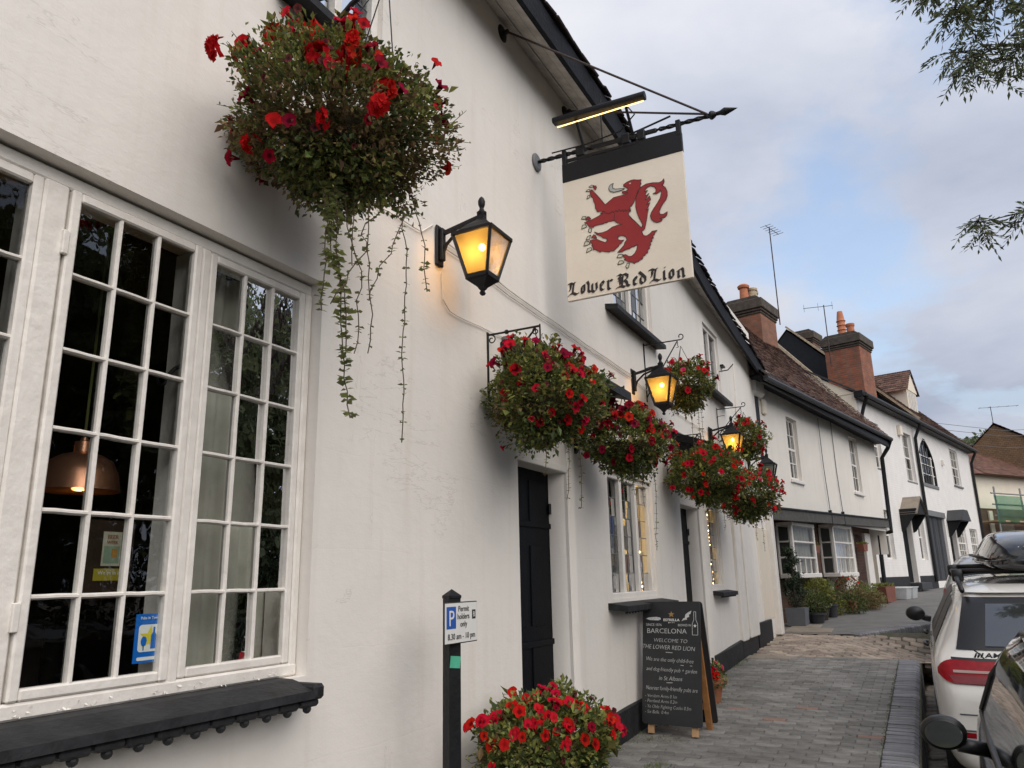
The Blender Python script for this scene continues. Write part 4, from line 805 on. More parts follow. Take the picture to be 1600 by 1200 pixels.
def onr(u, v, w):   # rear leaf leans the other way, hinged at the top
    top = aO + aV * AH; d = (V(0, 0, -1) * math.cos(tilt) - aN * math.sin(tilt)); return tuple(top + aU * u - d * (v - AH) * -1 * -1 - aN * (.035 + w) if False else top + aU * u + d * (AH - v) - aN * (.04 + w))
AP(MB().prism(rrect(0, AW, .09, AH, .025), lambda u, v, w: onr(u, v, w), .016), 'rear_board', 'chalkboard')
for u in (.045, AW - .095):
    AP(MB().prism([(u, -.045), (u + .05, -.045), (u + .05, .9), (u, .9)], lambda a, b, w: onb(a, b, -.045 + w), .026), 'leg', 'pale_pine'); AP(MB().prism([(u, .0), (u + .05, .0), (u + .05, 1.06), (u, 1.06)], lambda a, b, w: onr(a, b, -.03 + w), .026), 'leg', 'pine')
AP(MB().prism([(.1, .2), (AW - .1, .2), (AW - .1, .25), (.1, .25)], lambda a, b, w: onr(a, b, -.028 + w), .02), 'cross_rail', 'pine')
def ct(s, u, v, size, m='chalk', al='CENTER', shear=.0, thin=-.0008, sx=1., rot=0.):
    o = aO + aU * u + aV * v + aW * .0008 - V(*ao); M4 = frame(o, aU, aV) @ Matrix.Rotation(rot, 4, 'Z'); text('chalk_writing', s, size, m, bd, M4, al, shear, thin, .0004, sx)
ct('ESTRELLA', .267, .925, .030, 'paper_white', thin=.0006, sx=1.15); ct('DAMM', .267, .905, .018, 'paper_white', sx=1.1)
star = [(.267 + (.030 if k % 2 == 0 else .013) * math.sin(k * math.pi / 5), .985 + (.030 if k % 2 == 0 else .013) * math.cos(k * math.pi / 5)) for k in range(10)]
AP(MB().prism(star, lambda u, v, w: onb(u, v, w), .001), 'star', 'chalk_gold', bd)
ct('SINCE 1876', .105, .880, .031, sx=.95, thin=0); ct('BREWED IN', .385, .880, .028, sx=.8, thin=0); ct('BARCELONA', .222, .815, .062, thin=-.0005, sx=1.02)
AP(MB().prism([(.03, .945), (.06, .957), (.13, .962), (.165, .955), (.17, .94), (.15, .93), (.07, .932)], lambda u, v, w: onb(u, v, w), .0008), 'chalk_fish', 'chalk', bd)
AP(MB().prism([(.36, .925), (.375, .95), (.39, .955), (.395, .985), (.42, 1.005), (.45, 1.02), (.44, .99), (.425, .985), (.43, .965), (.405, .955), (.41, .94), (.38, .935)], lambda u, v, w: onb(u, v, w), .0008), 'chalk_leaf', 'chalk', bd)
def chalkline(pts, w, closed=False):
    b = MB(); q = pts + ([pts[0]] if closed else [])
    for (a, c), (d, e) in zip(q, q[1:]):
        L_ = math.hypot(d - a, e - c); ox, oy = -(e - c) / L_ * w / 2, (d - a) / L_ * w / 2; b.quad(onb(a + ox, c + oy, .0009), onb(a - ox, c - oy, .0009), onb(d - ox, e - oy, .0009), onb(d + ox, e + oy, .0009))
    return b
AP(chalkline([(.455, .805), (.455, .90), (.47, .94), (.47, 1.01), (.488, 1.01), (.488, .94), (.503, .90), (.503, .805)], .004, True), 'chalk_bottle', 'chalk', bd)
AP(MB().prism([(.479 + (.017 if k % 2 == 0 else .007) * math.sin(k * math.pi / 5), .885 + (.017 if k % 2 == 0 else .007) * math.cos(k * math.pi / 5)) for k in range(10)], lambda u, v, w: onb(u, v, w), .001), 'bottle_star', 'paper_white', bd)
ct('WELCOME TO', .255, .735, .047, shear=.15, rot=-.02); ct('THE LOWER RED LION', .235, .672, .054, shear=.15, rot=-.03, sx=.86); AP(chalkline([(.215, .648), (.275, .645)], .005), 'chalk_line', 'chalk', bd)
ct('We are the only child-free', .245, .565, .050, shear=.2, rot=-.03, sx=.80); AP(chalkline([(.345, .540), (.375, .538)], .004), 'chalk_line', 'chalk', bd); AP(chalkline([(.43, .538), (.45, .537)], .004), 'chalk_line', 'chalk', bd)
ct('and dog-friendly pub + garden', .262, .480, .049, shear=.2, rot=-.025, sx=.76); ct('in St Albans', .255, .405, .052, shear=.2, sx=.85); AP(chalkline([(.22, .385), (.275, .387)], .005), 'chalk_line', 'chalk', bd)
ct('Nearest family-friendly pubs are', .262, .318, .050, shear=.2, rot=-.01, sx=.71)
for v, s_ in ((.255, '- Verulam Arms 0.1m'), (.212, '- Portland Arms 0.2m'), (.165, '- Ye Olde Fighting Cocks 0.3m'), (.120, '- Six Bells  0.4m')): ct(s_, .025, v, .041, al='LEFT', shear=.2, sx=.80)
# ------------------------------------------------------------------ flowers and foliage
def flower_mesh(name, r, mt, seed):
    q = random.Random(seed); b = MB(); n = 15; b.v = [(0, 0, -.010)]
    for k in range(n):
        a = 2 * math.pi * k / n; b.v.append((r * .36 * math.cos(a), r * .36 * math.sin(a), .0))
    for k in range(n):
        a = 2 * math.pi * k / n; lob = 1 - .16 * (k % 3 == 0) + q.uniform(-.04, .04); b.v.append((r * lob * math.cos(a), r * lob * math.sin(a), r * (.18 + .12 * math.sin(a * 5 + 1) + q.uniform(-.07, .07))))
    b.v.append((0, 0, -r * 1.3))
    b.f = [(0, 1 + k, 1 + (k + 1) % n) for k in range(n)] + [(1 + k, 1 + n + k, 1 + n + (k + 1) % n, 1 + (k + 1) % n) for k in range(n)] + [(1 + 2 * n, 1 + (k + 1) % n, 1 + k) for k in range(0, n)]
    m = b.mesh(name); m.materials.append(MATS[mt]); m.polygons.foreach_set('use_smooth', [True] * len(m.polygons)); return m
def cluster_mesh(name, r, mt, seed):   # geranium head: a ball of small florets
    q = random.Random(seed); b = MB()
    for k in range(16):
        d = V(q.gauss(0, 1), q.gauss(0, 1), q.gauss(.3, .8)).normalized(); c = d * r * .75
        u = d.orthogonal().normalized(); w = d.cross(u)
        for j in range(4):
            a = j * math.pi / 2 + q.random(); e = u * math.cos(a) + w * math.sin(a); b.leaf(c, e + d * .3, d, r * .62, r * .5, .1)
    m = b.mesh(name); m.materials.append(MATS[mt]); return m
FL = {k: [flower_mesh('flower', r, m, s) for s in (1, 2, 3)] for k, r, m in (('red', .032, 'petal_red'), ('crimson', .033, 'petal_crimson'), ('pink', .026, 'petal_pink'), ('bright', .029, 'petal_scarlet'))}
FL['faded'] = [flower_mesh('flower', .016, 'petal_faded', s) for s in (6, 7)]
FL['ger'] = [cluster_mesh('flower', .048, 'petal_scarlet', s) for s in (4, 5)]
def rdir(q): 
    while 1:
        d = V(q.uniform(-1, 1), q.uniform(-1, 1), q.uniform(-1, 1))
        if .05 < d.length < 1: return d.normalized()
def shape(d, rad, seed):   # lumpy egg: fuller above, drooping below
    k = 1 + .34 * noise.noise(d * 1.9 + V(seed, 0, 0)) + .26 * noise.noise(d * 4.2 + V(0, seed, 0)) + .12 * noise.noise(d * 9 + V(0, 0, seed))
    t = 1 + .38 * min(0, d.z); return V(d.x * rad[0] * t, d.y * rad[1] * t, d.z * rad[2]) * k
def trailing(q, root, start, length, lean, sw=.02, leaf=.024, step=.035, mt='leaf_pale'):
    pts = [Vector(start)]; n = max(4, int(length / .05))
    for k in range(n): pts.append(pts[-1] + V(lean[0] / n + q.gauss(0, sw * .3), lean[1] / n + q.gauss(0, sw * .3), -length / n))
    s_ = MB().tube(pts, .0022, 4).build('trailing_stem', 'stem', root); b = MB()
    for i in range(len(pts) - 1):
        m = int((pts[i + 1] - pts[i]).length / step + q.random() * 1.3)
        for j in range(m):
            p = pts[i].lerp(pts[i + 1], q.random()); a = q.uniform(0, 6.28)
            for sg in (0, math.pi):
                d = V(math.cos(a + sg), math.sin(a + sg), q.uniform(-.5, .3)); l = leaf * q.uniform(.6, 1.15); b.leaf(p, d, V(q.gauss(0, .4), q.gauss(0, .4), 1), l, l * .85, .12)
    if b.f: stuff(b.build('leaves', mt, s_, fix=False))
def basket(label, c, rad, seed, nfl, mix, leaves, trails=(), lsz=.034, hang=None, dry=.18, group='hanging flower baskets on the pub front', up=.15, tr_dark=40):
    q = random.Random(seed); root = thing('flower_basket', label, 'flower basket', c, 0, group)
    bz_ = rad[2]
    MB().lathe([(0, -.55 * bz_), (.25 * rad[0], -.52 * bz_), (.42 * rad[0], -.36 * bz_), (.52 * rad[0], -.12 * bz_), (.54 * rad[0], .0), (.3 * rad[0], .06 * bz_), (0, .1 * bz_)], (0, 0, 0), 16).build('basket_liner', 'moss', root, smooth=True)
    sets = {'leaf': MB(), 'leaf_dark': MB(), 'leaf_dry': MB(), 'stem_green': MB()}
    for k in range(leaves):
        d = rdir(q)
        t = q.uniform(.42, 1.0) ** .45; p = shape(d, rad, seed) * t
        if d.z < -.3: p.z *= q.uniform(.72, 1.0)
        if c[0] + p.x < WX + .02: p.x = WX + .02 - c[0] + q.random() * .05
        dd = (d * .9 + V(q.gauss(0, .7), q.gauss(0, .7), q.gauss(.1, .7)))
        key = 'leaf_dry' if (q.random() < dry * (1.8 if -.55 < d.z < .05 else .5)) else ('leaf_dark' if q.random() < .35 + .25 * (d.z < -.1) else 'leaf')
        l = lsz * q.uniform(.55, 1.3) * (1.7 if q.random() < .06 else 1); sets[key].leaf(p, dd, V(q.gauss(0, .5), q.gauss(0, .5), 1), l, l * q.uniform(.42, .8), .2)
    for k in range(leaves // 60):
        d = rdir(q); d.z = abs(d.z) * .8 - .2; p = shape(d, rad, seed); e = p * q.uniform(1.03, 1.12) + V(0, 0, q.uniform(-.01, .05)); e.x = max(e.x, WX + .02 - c[0]); p.x = max(p.x, WX + .02 - c[0])
        sets['stem_green'].tube([p * .7, p, e], [.0022, .0018, .001], 4, False)
        for j in range(3): sets['leaf'].leaf(p.lerp(e, q.random()), rdir(q), V(0, 0, 1), lsz * q.uniform(.5, .9), lsz * .3, .2)
    for k, b in sets.items():
        if b.f: stuff(b.build('foliage', k, root, fix=False))
    for k in range(nfl):
        d = rdir(q)
        if d.dot(V(.62, -.70, .0)) < -.1 and q.random() < .75: d.x, d.y = -d.x, -d.y
        if q.random() < up: d.z = abs(d.z) * .8 + .25
        d.normalize()
        if d.z < -.62: d.z *= -.6; d.normalize()
        p = shape(d, rad, seed) * q.uniform(1.0, 1.09); p.x = max(p.x, WX + .05 - c[0]); kd = 'faded' if q.random() < .14 else q.choices([m[0] for m in mix], [m[1] for m in mix])[0]
        f = (d + V(.35, -.45, q.uniform(-.1, .5)) * .8 + V(q.gauss(0, .3), q.gauss(0, .3), q.gauss(0, .3))).normalized()
        o = link('flower', q.choice(FL[kd]), root, p); o.rotation_euler = (f.to_track_quat('Z', 'Y')).to_euler(); s_ = q.uniform(.65, 1.3); o.scale = (s_ * q.uniform(.7, 1), s_, s_ * q.uniform(.8, 1.6))
        if kd == 'ger': o['kind'] = 'stuff'
    for t in trails: trailing(q, root, *t)
    if hang:
        h = V(*hang) - V(*c)
        for k in range(3):
            a = k * 2.094 + .4; ch = [V(.62 * rad[0] * math.cos(a), .62 * rad[0] * math.sin(a), 0).lerp(h, i / 6) for i in range(7)]; MB().tube(ch, .003, 4).build('chain', 'iron', root)
    return root
def bracket(label, y, z, out_, drop, style):
    o = thing('basket_bracket', label, 'bracket', (WX, y, z), 0, 'iron basket brackets on the pub wall')
    MB().bbox(0, .010, -.010, .010, -drop, .02, .002).build('back_bar', 'iron', o)
    MB().beam((.005, 0, 0), (out_, 0, .0), .012, .010).build('top_bar', 'iron', o)
    MB().tube([(.006, 0, -drop * .92), (out_ * .5, 0, -drop * .42), (out_ * .92, 0, -.01)], .0065, 6).build('brace', 'iron', o)
    if style == 'curl':
        MB().tube([V(out_ * .96, 0, 0)] + spiral((out_ + .005, 0, .035), .035, .014, -90, .85, 14, (1, 0, 0), (0, 0, 1)), .0055, 6).build('scroll', 'iron', o)
        MB().tube(arc((out_ * .2, 0, -drop * .75), out_ * .55, 180, 80, 10), .004, 6).build('inner_scroll', 'iron', o)
    else:
        MB().tube(spiral((.035, 0, -.035), .03, .010, 90, -1.1, 14, (1, 0, 0), (0, 0, 1)), .004, 6).build('scroll', 'iron', o); MB().tube(spiral((out_ - .03, 0, -.03), .026, .008, 90, 1.1, 14, (1, 0, 0), (0, 0, 1)), .004, 6).build('scroll', 'iron', o)
        MB().beam((out_, 0, .012), (out_, 0, -.12), .008, .008).build('drop_bar', 'iron', o); MB().sphere((out_ * .38, 0, 0), .016, 8, 6).build('collar', 'iron', o)
    MB().tube([(out_ - .03, 0, -.01), (out_ - .03, 0, -.06), (out_ - .02, 0, -.075), (out_ - .045, 0, -.08)], .004, 5).build('hook', 'iron', o)
# nearest, largest basket on its heavy upstairs bracket
HB = thing('basket_bracket', 'heavy black iron bracket above the largest basket', 'bracket', (WX, 2.42, 4.16), 0, 'iron basket brackets on the pub wall')
MB().bbox(0, .014, -.02, .02, -.3, .22, .003).build('back_bar', 'iron', HB); MB().tube([(.01, 0, -.22), (.12, 0, -.06), (.28, 0, .06), (.42, 0, .12), (.50, 0, .16), (.53, 0, .21), (.51, 0, .25), (.47, 0, .26), (.45, 0, .23)], .013, 8).build('arm', 'iron', HB, smooth=True); MB().tube([(.02, 0, .18), (.25, 0, .15), (.42, 0, .12)], .010, 8).build('top_bar', 'iron', HB)
basket('largest hanging basket, brown and green with trailing stems, beside the nearest window', (-1.94, 2.21, 3.35), (.41, .45, .37), 11, 92, (('crimson', 4), ('red', 4), ('bright', 2), ('ger', 3)), 21000,
       [((.06, -.12, -.24), .98, (0, .03, 0), .03, .036, .016), ((.08, -.10, -.22), .76, (0, .0, 0), .035, .036, .016), ((.05, -.08, -.2), .62, (0, -.02, 0), .03, .034, .018), ((.10, -.06, -.32), .60, (0, .20, 0), .05), ((.16, .02, -.34), .62, (0, .03, 0), .015, .022, .06), ((.16, .12, -.3), .52, (0, -.20, 0), .06), ((.18, .22, -.26), 1.02, (0, .03, 0), .015, .024, .045), ((.2, .27, -.24), .50, (0, -.14, 0), .06), ((.2, .27, -.22), .40, (.02, .05, 0)), ((.1, .0, -.05), .55, (0, 0, 0), .01, .026, .05)],
       .025, (-1.86, 2.42, 4.30), .36, up=.4)
bracket('scrolled iron bracket just left of the first door hood', 4.20, 3.10, .385, .42, 'bar')
basket('hanging basket just left of the first door hood, crowded with red and crimson petunias', (-1.95, 4.22, 2.60), (.37, .40, .33), 23, 84, (('red', 6), ('crimson', 4), ('bright', 1)), 10500,
       [((.1, .1, -.25), .34, (0, .02, 0)), ((.14, .16, -.22), .42, (.0, .03, 0)), ((.05, -.12, -.25), .22, (0, 0, 0))], .030, (-1.97, 4.20, 3.02), .16)
bracket('scrolled iron bracket between the first door and the three-light window', 5.72, 3.02, .40, .40, 'bar')
basket('hanging basket over the three-light window, topped with crimson petunias', (-1.95, 5.72, 2.56), (.36, .38, .29), 37, 96, (('red', 5), ('crimson', 6), ('bright', 1)), 9500,
       [((.1, .0, -.2), .30, (0, .02, 0)), ((.14, .18, -.2), .62, (.0, .04, 0)), ((.1, -.2, -.18), .25, (0, 0, 0))], .030, (-1.97, 5.72, 2.94), .1, up=.5)
bracket('plain iron bracket beside the second door', 8.15, 3.02, .40, .40, 'bar')
basket('lower hanging basket left of the second door, broad and mostly green', (-1.92, 8.15, 2.55), (.38, .44, .35), 41, 80, (('red', 6), ('bright', 3)), 9000, [((.1, .2, -.25), .3, (0, .02, 0))], .034, (-1.97, 8.15, 2.94), .08)
bracket('plain iron bracket above the narrow far window', 10.25, 3.02, .40, .40, 'bar')
basket('lower hanging basket over the narrow far window, covered in small red petunias', (-1.90, 10.2, 2.50), (.38, .44, .37), 43, 115, (('red', 6), ('bright', 3), ('pink', 1)), 8500, [((.1, .2, -.25), .42, (0, .02, 0)), ((.1, -.2, -.25), .3, (0, .02, 0))], .036, (-1.97, 10.25, 2.94), .1)
bracket('curled iron bracket under the upstairs window beside the sign', 7.60, 3.93, .40, .62, 'curl')
basket('small hanging basket high behind the second lantern', (-1.96, 7.66, 3.42), (.30, .32, .27), 53, 40, (('red', 5), ('crimson', 3), ('pink', 2)), 6500, [((.05, -.1, -.22), .5, (0, .02, 0)), ((.1, .08, -.22), .55, (0, .02, 0)), ((.1, .2, -.2), .45, (0, .03, 0))], .032, (-1.95, 7.60, 3.86), .14, up=.6)
bracket('curled iron bracket near the far end of the pub', 10.88, 3.84, .37, .40, 'curl')
basket('small hanging basket high behind the third lantern', (-1.98, 10.88, 3.35), (.27, .33, .29), 59, 50, (('red', 5), ('bright', 3), ('pink', 1)), 6000, [((.08, .2, -.2), .35, (0, .02, 0))], .034, (-1.98, 10.88, 3.76), .1, up=.4)
# terracotta pot by the first door
pot = basket('terracotta pot of red petunias standing by the first door', (-1.90, 4.02, .69), (.36, .47, .25), 67, 125, (('red', 8), ('bright', 3), ('crimson', 1)), 10000, (), .034, None, .08, 'potted plants along the pub wall', .75)
pot.name = 'flower_pot'; pot['category'] = 'flower pot'
MB().lathe([(.17, -.57), (.19, -.55), (.26, -.22), (.285, -.21), (.29, -.15), (.26, -.15), (.24, -.2), (0, -.2)], (0, 0, 0), 28).build('pot', 'terracotta', pot, smooth=True)
p2 = basket('small pot of red flowers half hidden behind the chalkboard', (-2.05, 8.15, G(8.15) + .22), (.15, .16, .15), 71, 26, (('red', 8), ('pink', 3)), 900, (), .03, None, .05, 'potted plants along the pub wall', .6)
p2.name = 'flower_pot'; p2['category'] = 'flower pot'; MB().lathe([(.08, -.22), (.12, -.05), (.13, -.04), (.13, 0), (0, 0)], (0, 0, 0), 16).build('pot', 'terracotta', p2, smooth=True)
# ------------------------------------------------------------------ things inside the nearest window
cu = MB(); n = 46
for k in range(n + 1):
    y = 2.14 + .64 * k / n; x = -2.60 + .022 * math.sin(k * 1.05 + .6 * math.sin(k * .31)) + .008 * noise.noise((k * .4, 0, 0))
    for z, e in ((1.20, 1.12), (1.9, 1.0), (2.6, .9), (2.88, .8)): cu.v.append((x * 1. - (1 - e) * .02, y, z))
cu.f = [(4 * k + j, 4 * k + 4 + j, 4 * k + 5 + j, 4 * k + 1 + j) for k in range(n) for j in range(3)]
tag(cu.build('curtain', 'curtain', smooth=2), 'pale grey curtain hanging behind the right-hand panes', 'curtain')
pd = thing('pendant_lamp', 'polished copper pendant lamp hanging inside the nearest window', 'lamp', (-3.2, 2.085, 1.95))
MB().lathe([(.163, 0), (.160, .02), (.150, .075), (.125, .13), (.085, .155), (.05, .165), (.036, .17), (.036, .215), (.018, .22), (.014, .235), (0, .236)], (0, 0, 0), 32).build('shade', 'copper', pd, smooth=True)
MB().lathe([(.158, .002), (.145, .07), (.12, .12), (.06, .15), (0, .155)], (0, 0, 0), 32).build('shade_lining', 'warm_inner', pd, smooth=True)
MB().sphere((0, 0, .05), .035, 10, 8).build('bulb', 'pendant_glow', pd); MB().tube([(0, 0, .235), (.0, 0, 1.2)], .006, 6).build('cord', 'leaf_pale', pd)
l = bpy.data.lights.new('pendant_light', 'POINT'); l.energy = 2.0; l.color = (1, .45, .12); l.shadow_soft_size = .04; lo = bpy.data.objects.new('pendant_light', l); COL.objects.link(lo); lo.parent = pd; lo.location = (0, 0, .02)
am = thing('table_lamp', 'small amber wall lamp glowing at the left edge of the nearest window', 'lamp', (-3.6, 2.02, 2.0)); MB().lathe([(.09, 0), (.07, .14), (0, .15)], (0, 0, 0), 16).build('shade', 'amber_shade', am, smooth=True); MB().lathe([(.05, -.2), (.012, -.18), (.012, 0)], (0, 0, 0), 10).build('stand', 'iron', am)
tb = MB().bbox(-2.83, -2.80, 1.885, 2.085, 1.50, 1.80, .004).build('notice_board', 'interior_panel'); tag(tb, 'dark notice board behind the middle panes with a beer card', 'notice board')
bc = MB().box(-2.798, -2.796, 1.945, 2.025, 1.625, 1.755).build('beer_card', 'paper_cream'); tag(bc, 'pale framed beer card behind the middle panes', 'poster')
MB().box(-2.7955, -2.795, 1.952, 2.018, 1.635, 1.70).build('picture', 'beer_green', bc); MB().box(-2.7945, -2.794, 1.985, 2.008, 1.655, 1.69).build('beer_glass', 'beer_amber', bc)
text('lettering', 'BEER', .022, 'terracotta', bc, frame((-2.794, 1.985, 1.728), (0, 1, 0), (0, 0, 1))); text('lettering', 'WEEK', .018, 'terracotta', bc, frame((-2.794, 1.985, 1.708), (0, 1, 0), (0, 0, 1)))
nb = MB().box(-2.797, -2.795, 1.918, 2.052, 1.57, 1.615).build('yellow_notice', 'notice_yellow'); tag(nb, 'yellow notice strip below the beer card', 'notice'); text('lettering', "We're in it!", .022, 'paper_white', nb, frame((-2.794, 1.985, 1.592), (0, 1, 0), (0, 0, 1)))
bs = MB().box(-2.432, -2.430, 1.845, 1.962, 1.29, 1.452).build('window_sticker', 'sticker_blue'); tag(bs, 'blue window sticker with a bottle, a glass and a yellow star', 'sticker')
def sp(b, n, m): return b.build(n, m, bs)
def yz(x): return lambda u, v, w: (x + w, 1.9035 + u, 1.371 + v)
sp(MB().prism(rrect(-.044, .044, -.045, .045, .012), yz(-2.430), .0006), 'white_panel', 'paper_white')
sp(MB().prism([((.042 if k % 2 == 0 else .018) * math.sin(k * math.pi / 5 + .1), (.042 if k % 2 == 0 else .018) * math.cos(k * math.pi / 5 + .1)) for k in range(10)], yz(-2.4292), .0005), 'star', 'sticker_yellow')
sp(MB().prism([(.006, -.036), (.026, -.036), (.026, .010), (.020, .020), (.020, .036), (.013, .036), (.013, .020), (.006, .010)], yz(-2.4285), .0005), 'bottle', 'sticker_blue')
sp(MB().prism([(-.022 + .012 * math.cos(k * .6), -.010 + .017 * math.sin(k * .6)) for k in range(10)], yz(-2.4285), .0005), 'wine_glass', 'sticker_blue'); sp(MB().prism([(-.024, -.04), (-.02, -.04), (-.02, -.02), (-.024, -.02)], yz(-2.4284), .0005), 'glass_stem', 'sticker_blue')
sp(MB().prism(rrect(-.044, .040, -.073, -.062, .005), yz(-2.430), .0006), 'white_bar', 'paper_white'); text('lettering', 'Pubs in Town', .0135, 'paper_white', bs, frame((-2.4292, 1.9, 1.434), (0, 1, 0), (0, 0, 1)))
# ------------------------------------------------------------------ neighbouring houses (local frame: x = out to the street, y = along the front)
def house(name, label, p0, deg): return thing(name, label, 'house', (p0[0], p0[1], 0), R(-deg))
def wall_grid(x, s0, s1, z0, z1, holes, dep, jig=0.):
    ys = splits(s0, s1, [v for h in holes for v in h[:2]], .5); zs = splits(z0, z1, [v for h in holes for v in h[2:]], .5); b = MB(); nz = len(zs)
    for y in ys:
        for z in zs: b.v.append((x + jig * noise.noise((y * .5, z * .5, 5)), y, z))
    for i in range(len(ys) - 1):
        for j in range(nz - 1):
            cy, cz = (ys[i] + ys[i + 1]) / 2, (zs[j] + zs[j + 1]) / 2
            if not any(h[0] < cy < h[1] and h[2] < cz < h[3] for h in holes): b.f.append((i * nz + j, (i + 1) * nz + j, (i + 1) * nz + j + 1, i * nz + j + 1))
    for y0, y1, z0_, z1_ in holes:
        a, c = x, x - dep
        b.quad((a, y0, z0_), (a, y0, z1_), (c, y0, z1_), (c, y0, z0_)); b.quad((a, y1, z0_), (c, y1, z0_), (c, y1, z1_), (a, y1, z1_)); b.quad((a, y0, z1_), (a, y1, z1_), (c, y1, z1_), (c, y0, z1_)); b.quad((a, y0, z0_), (c, y0, z0_), (c, y1, z0_), (a, y1, z0_))
    return b
def sash(h, x, y0, y1, z0, z1, cols, rows, blind=None, mt='white_wood', sillm='white_wood', sillw=.07, back='interior_dark', arch=None):
    w = MB().bbox(x - .03, x, y0, y1, z1 - .05, z1, .004).build('window', mt, h); m = .05
    def q(b, n, k=mt): return b.build(n, k, w)
    q(MB().bbox(x - .04, x + .004, y0, y0 + m, z0, z1 - .05, .004), 'stile'); q(MB().bbox(x - .04, x + .004, y1 - m, y1, z0, z1 - .05, .004), 'stile'); q(MB().bbox(x - .04, x + .002, y0 + m, y1 - m, z0, z0 + .06, .004), 'rail'); zm = (z0 + z1) / 2; q(MB().bbox(x - .05, x + .001, y0 + m, y1 - m, zm - .025, zm + .025, .004), 'meeting_rail')
    a, b, c, d = y0 + m, y1 - m, z0 + .06, z1 - .05
    for i in range(1, cols): q(MB().bbox(x - .035, x - .004, a + (b - a) * i / cols - .011, a + (b - a) * i / cols + .011, c, d, .003), 'glazing_bar')
    for j in range(1, rows):
        if abs(c + (d - c) * j / rows - zm) > .08: q(MB().bbox(x - .034, x - .006, a, b, c + (d - c) * j / rows - .011, c + (d - c) * j / rows + .011, .003), 'glazing_bar')
    for i in range(cols):
        for j in range(rows):
            e, f, g_, k = a + (b - a) * i / cols, a + (b - a) * (i + 1) / cols, c + (d - c) * j / rows, c + (d - c) * (j + 1) / rows; t = rnd.gauss(0, .002); u = rnd.gauss(0, .002)
            q(MB().quad((x - .02 - t, e, g_), (x - .02 + t, f, g_), (x - .02 + t + u, f, k), (x - .02 - t + u, e, k)), 'pane', 'far_pane')
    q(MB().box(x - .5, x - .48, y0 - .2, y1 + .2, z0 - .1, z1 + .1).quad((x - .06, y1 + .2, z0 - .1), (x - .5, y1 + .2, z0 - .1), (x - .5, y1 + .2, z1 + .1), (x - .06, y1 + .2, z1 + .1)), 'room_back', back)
    if blind: q(MB().box(x - .10, x - .09, y0, y1, z1 - (z1 - z0) * blind[0], z1), 'blind', blind[1])
    q(MB().bbox(x - .03, x + sillw + .04, y0 - .08, y1 + .08, z0 - .07, z0 - .005, .006), 'sill', sillm); return w
def tiles(h, a, b, d, courses, mt, w=.165, gauge=.1, sag=0.):
    """roof slope: eave corners a->b, d = vector up the slope; stepped rows of single tiles joined as one mass"""
    a, b, d = Vector(a), Vector(b), Vector(d); u = (b - a); L_ = u.length; u.normalize(); sl = d.length; up = d.normalized(); nn = u.cross(up); nn = nn if nn.z > 0 else -nn; m = MB(); n = int(L_ / w)
    for c in range(courses):
        t0 = c * sl / courses; ln = sl / courses * 1.25
        for k in range(n + 1):
            s0 = k * w + (w / 2 if c % 2 else 0) - w / 2; s1 = min(L_, s0 + w * .97); s0 = max(0, s0)
            if s1 - s0 < .03: continue
            j = rnd.gauss(0, .006); lift = .012 + abs(rnd.gauss(0, .006)); sg = -sag * math.sin(math.pi * (s0 / L_)) * (t0 / sl)
            p = [a + u * s0 + up * (t0 + j) + nn * (lift + sg), a + u * s1 + up * (t0 + j) + nn * (lift + sg + rnd.gauss(0, .003)), a + u * s1 + up * (t0 + ln) + nn * (sg - .002), a + u * s0 + up * (t0 + ln) + nn * (sg - .002)]
            q = [v - nn * .016 for v in p[:2]]; m.add(p + q, [(0, 1, 2, 3), (4, 5, 1, 0)])
    return stuff(m.build('roof_tiles', mt, h, fix=False))
def chimney(h, c, wx, wy, z0, z1, bm, pots):
    o = MB().bbox(c[0] - wx / 2, c[0] + wx / 2, c[1] - wy / 2, c[1] + wy / 2, z0, z1, .01).build('chimney', bm, h)
    e = .0; H = z1
    for dz, g_ in ((-.42, .03), (-.34, .06), (-.26, .10)): MB().bbox(c[0] - wx / 2 - g_, c[0] + wx / 2 + g_, c[1] - wy / 2 - g_, c[1] + wy / 2 + g_, H + dz, H + dz + (.075 if dz < -.3 else .30), .02).build('corbel', 'chimney_cap', o)
    MB().prism([(-wx / 2 - .06, 0), (wx / 2 + .06, 0), (wx / 2 - .1, .12), (-wx / 2 + .1, .12)], lambda u, v, w: (c[0] + u, c[1] - wy / 2 - .04 + w, H + .03 + v), wy + .08).build('flaunching', 'chimney_cap', o)
    for (dx, dy, hh, r, k) in pots:
        pr = [(r * .9, 0), (r, .05), (r * .86, hh * .8), (r * 1.05, hh * .86), (r * 1.05, hh), (r * .7, hh), (r * .7, hh * .8), (0, hh * .8)]
        if k == 'louvre': pr = [(r, 0)] + [q for i in range(4) for q in ((r * .92, .04 + i * hh * .18), (r * 1.12, .06 + i * hh * .18), (r * .92, .10 + i * hh * .18))] + [(r * .8, hh * .8), (r * .6, hh), (0, hh)]
        if k == 'cowl': pr = [(r, 0), (r * .85, hh * .75), (r * 1.2, hh * .78), (r * 1.3, hh * .9), (r * .8, hh), (0, hh * 1.02)]
        MB().lathe(pr, (c[0] + dx, c[1] + dy, H + .12), 14).build('chimney_pot', 'pot_clay' if k != 'grey' else 'mortar', o, smooth=True)
    return o
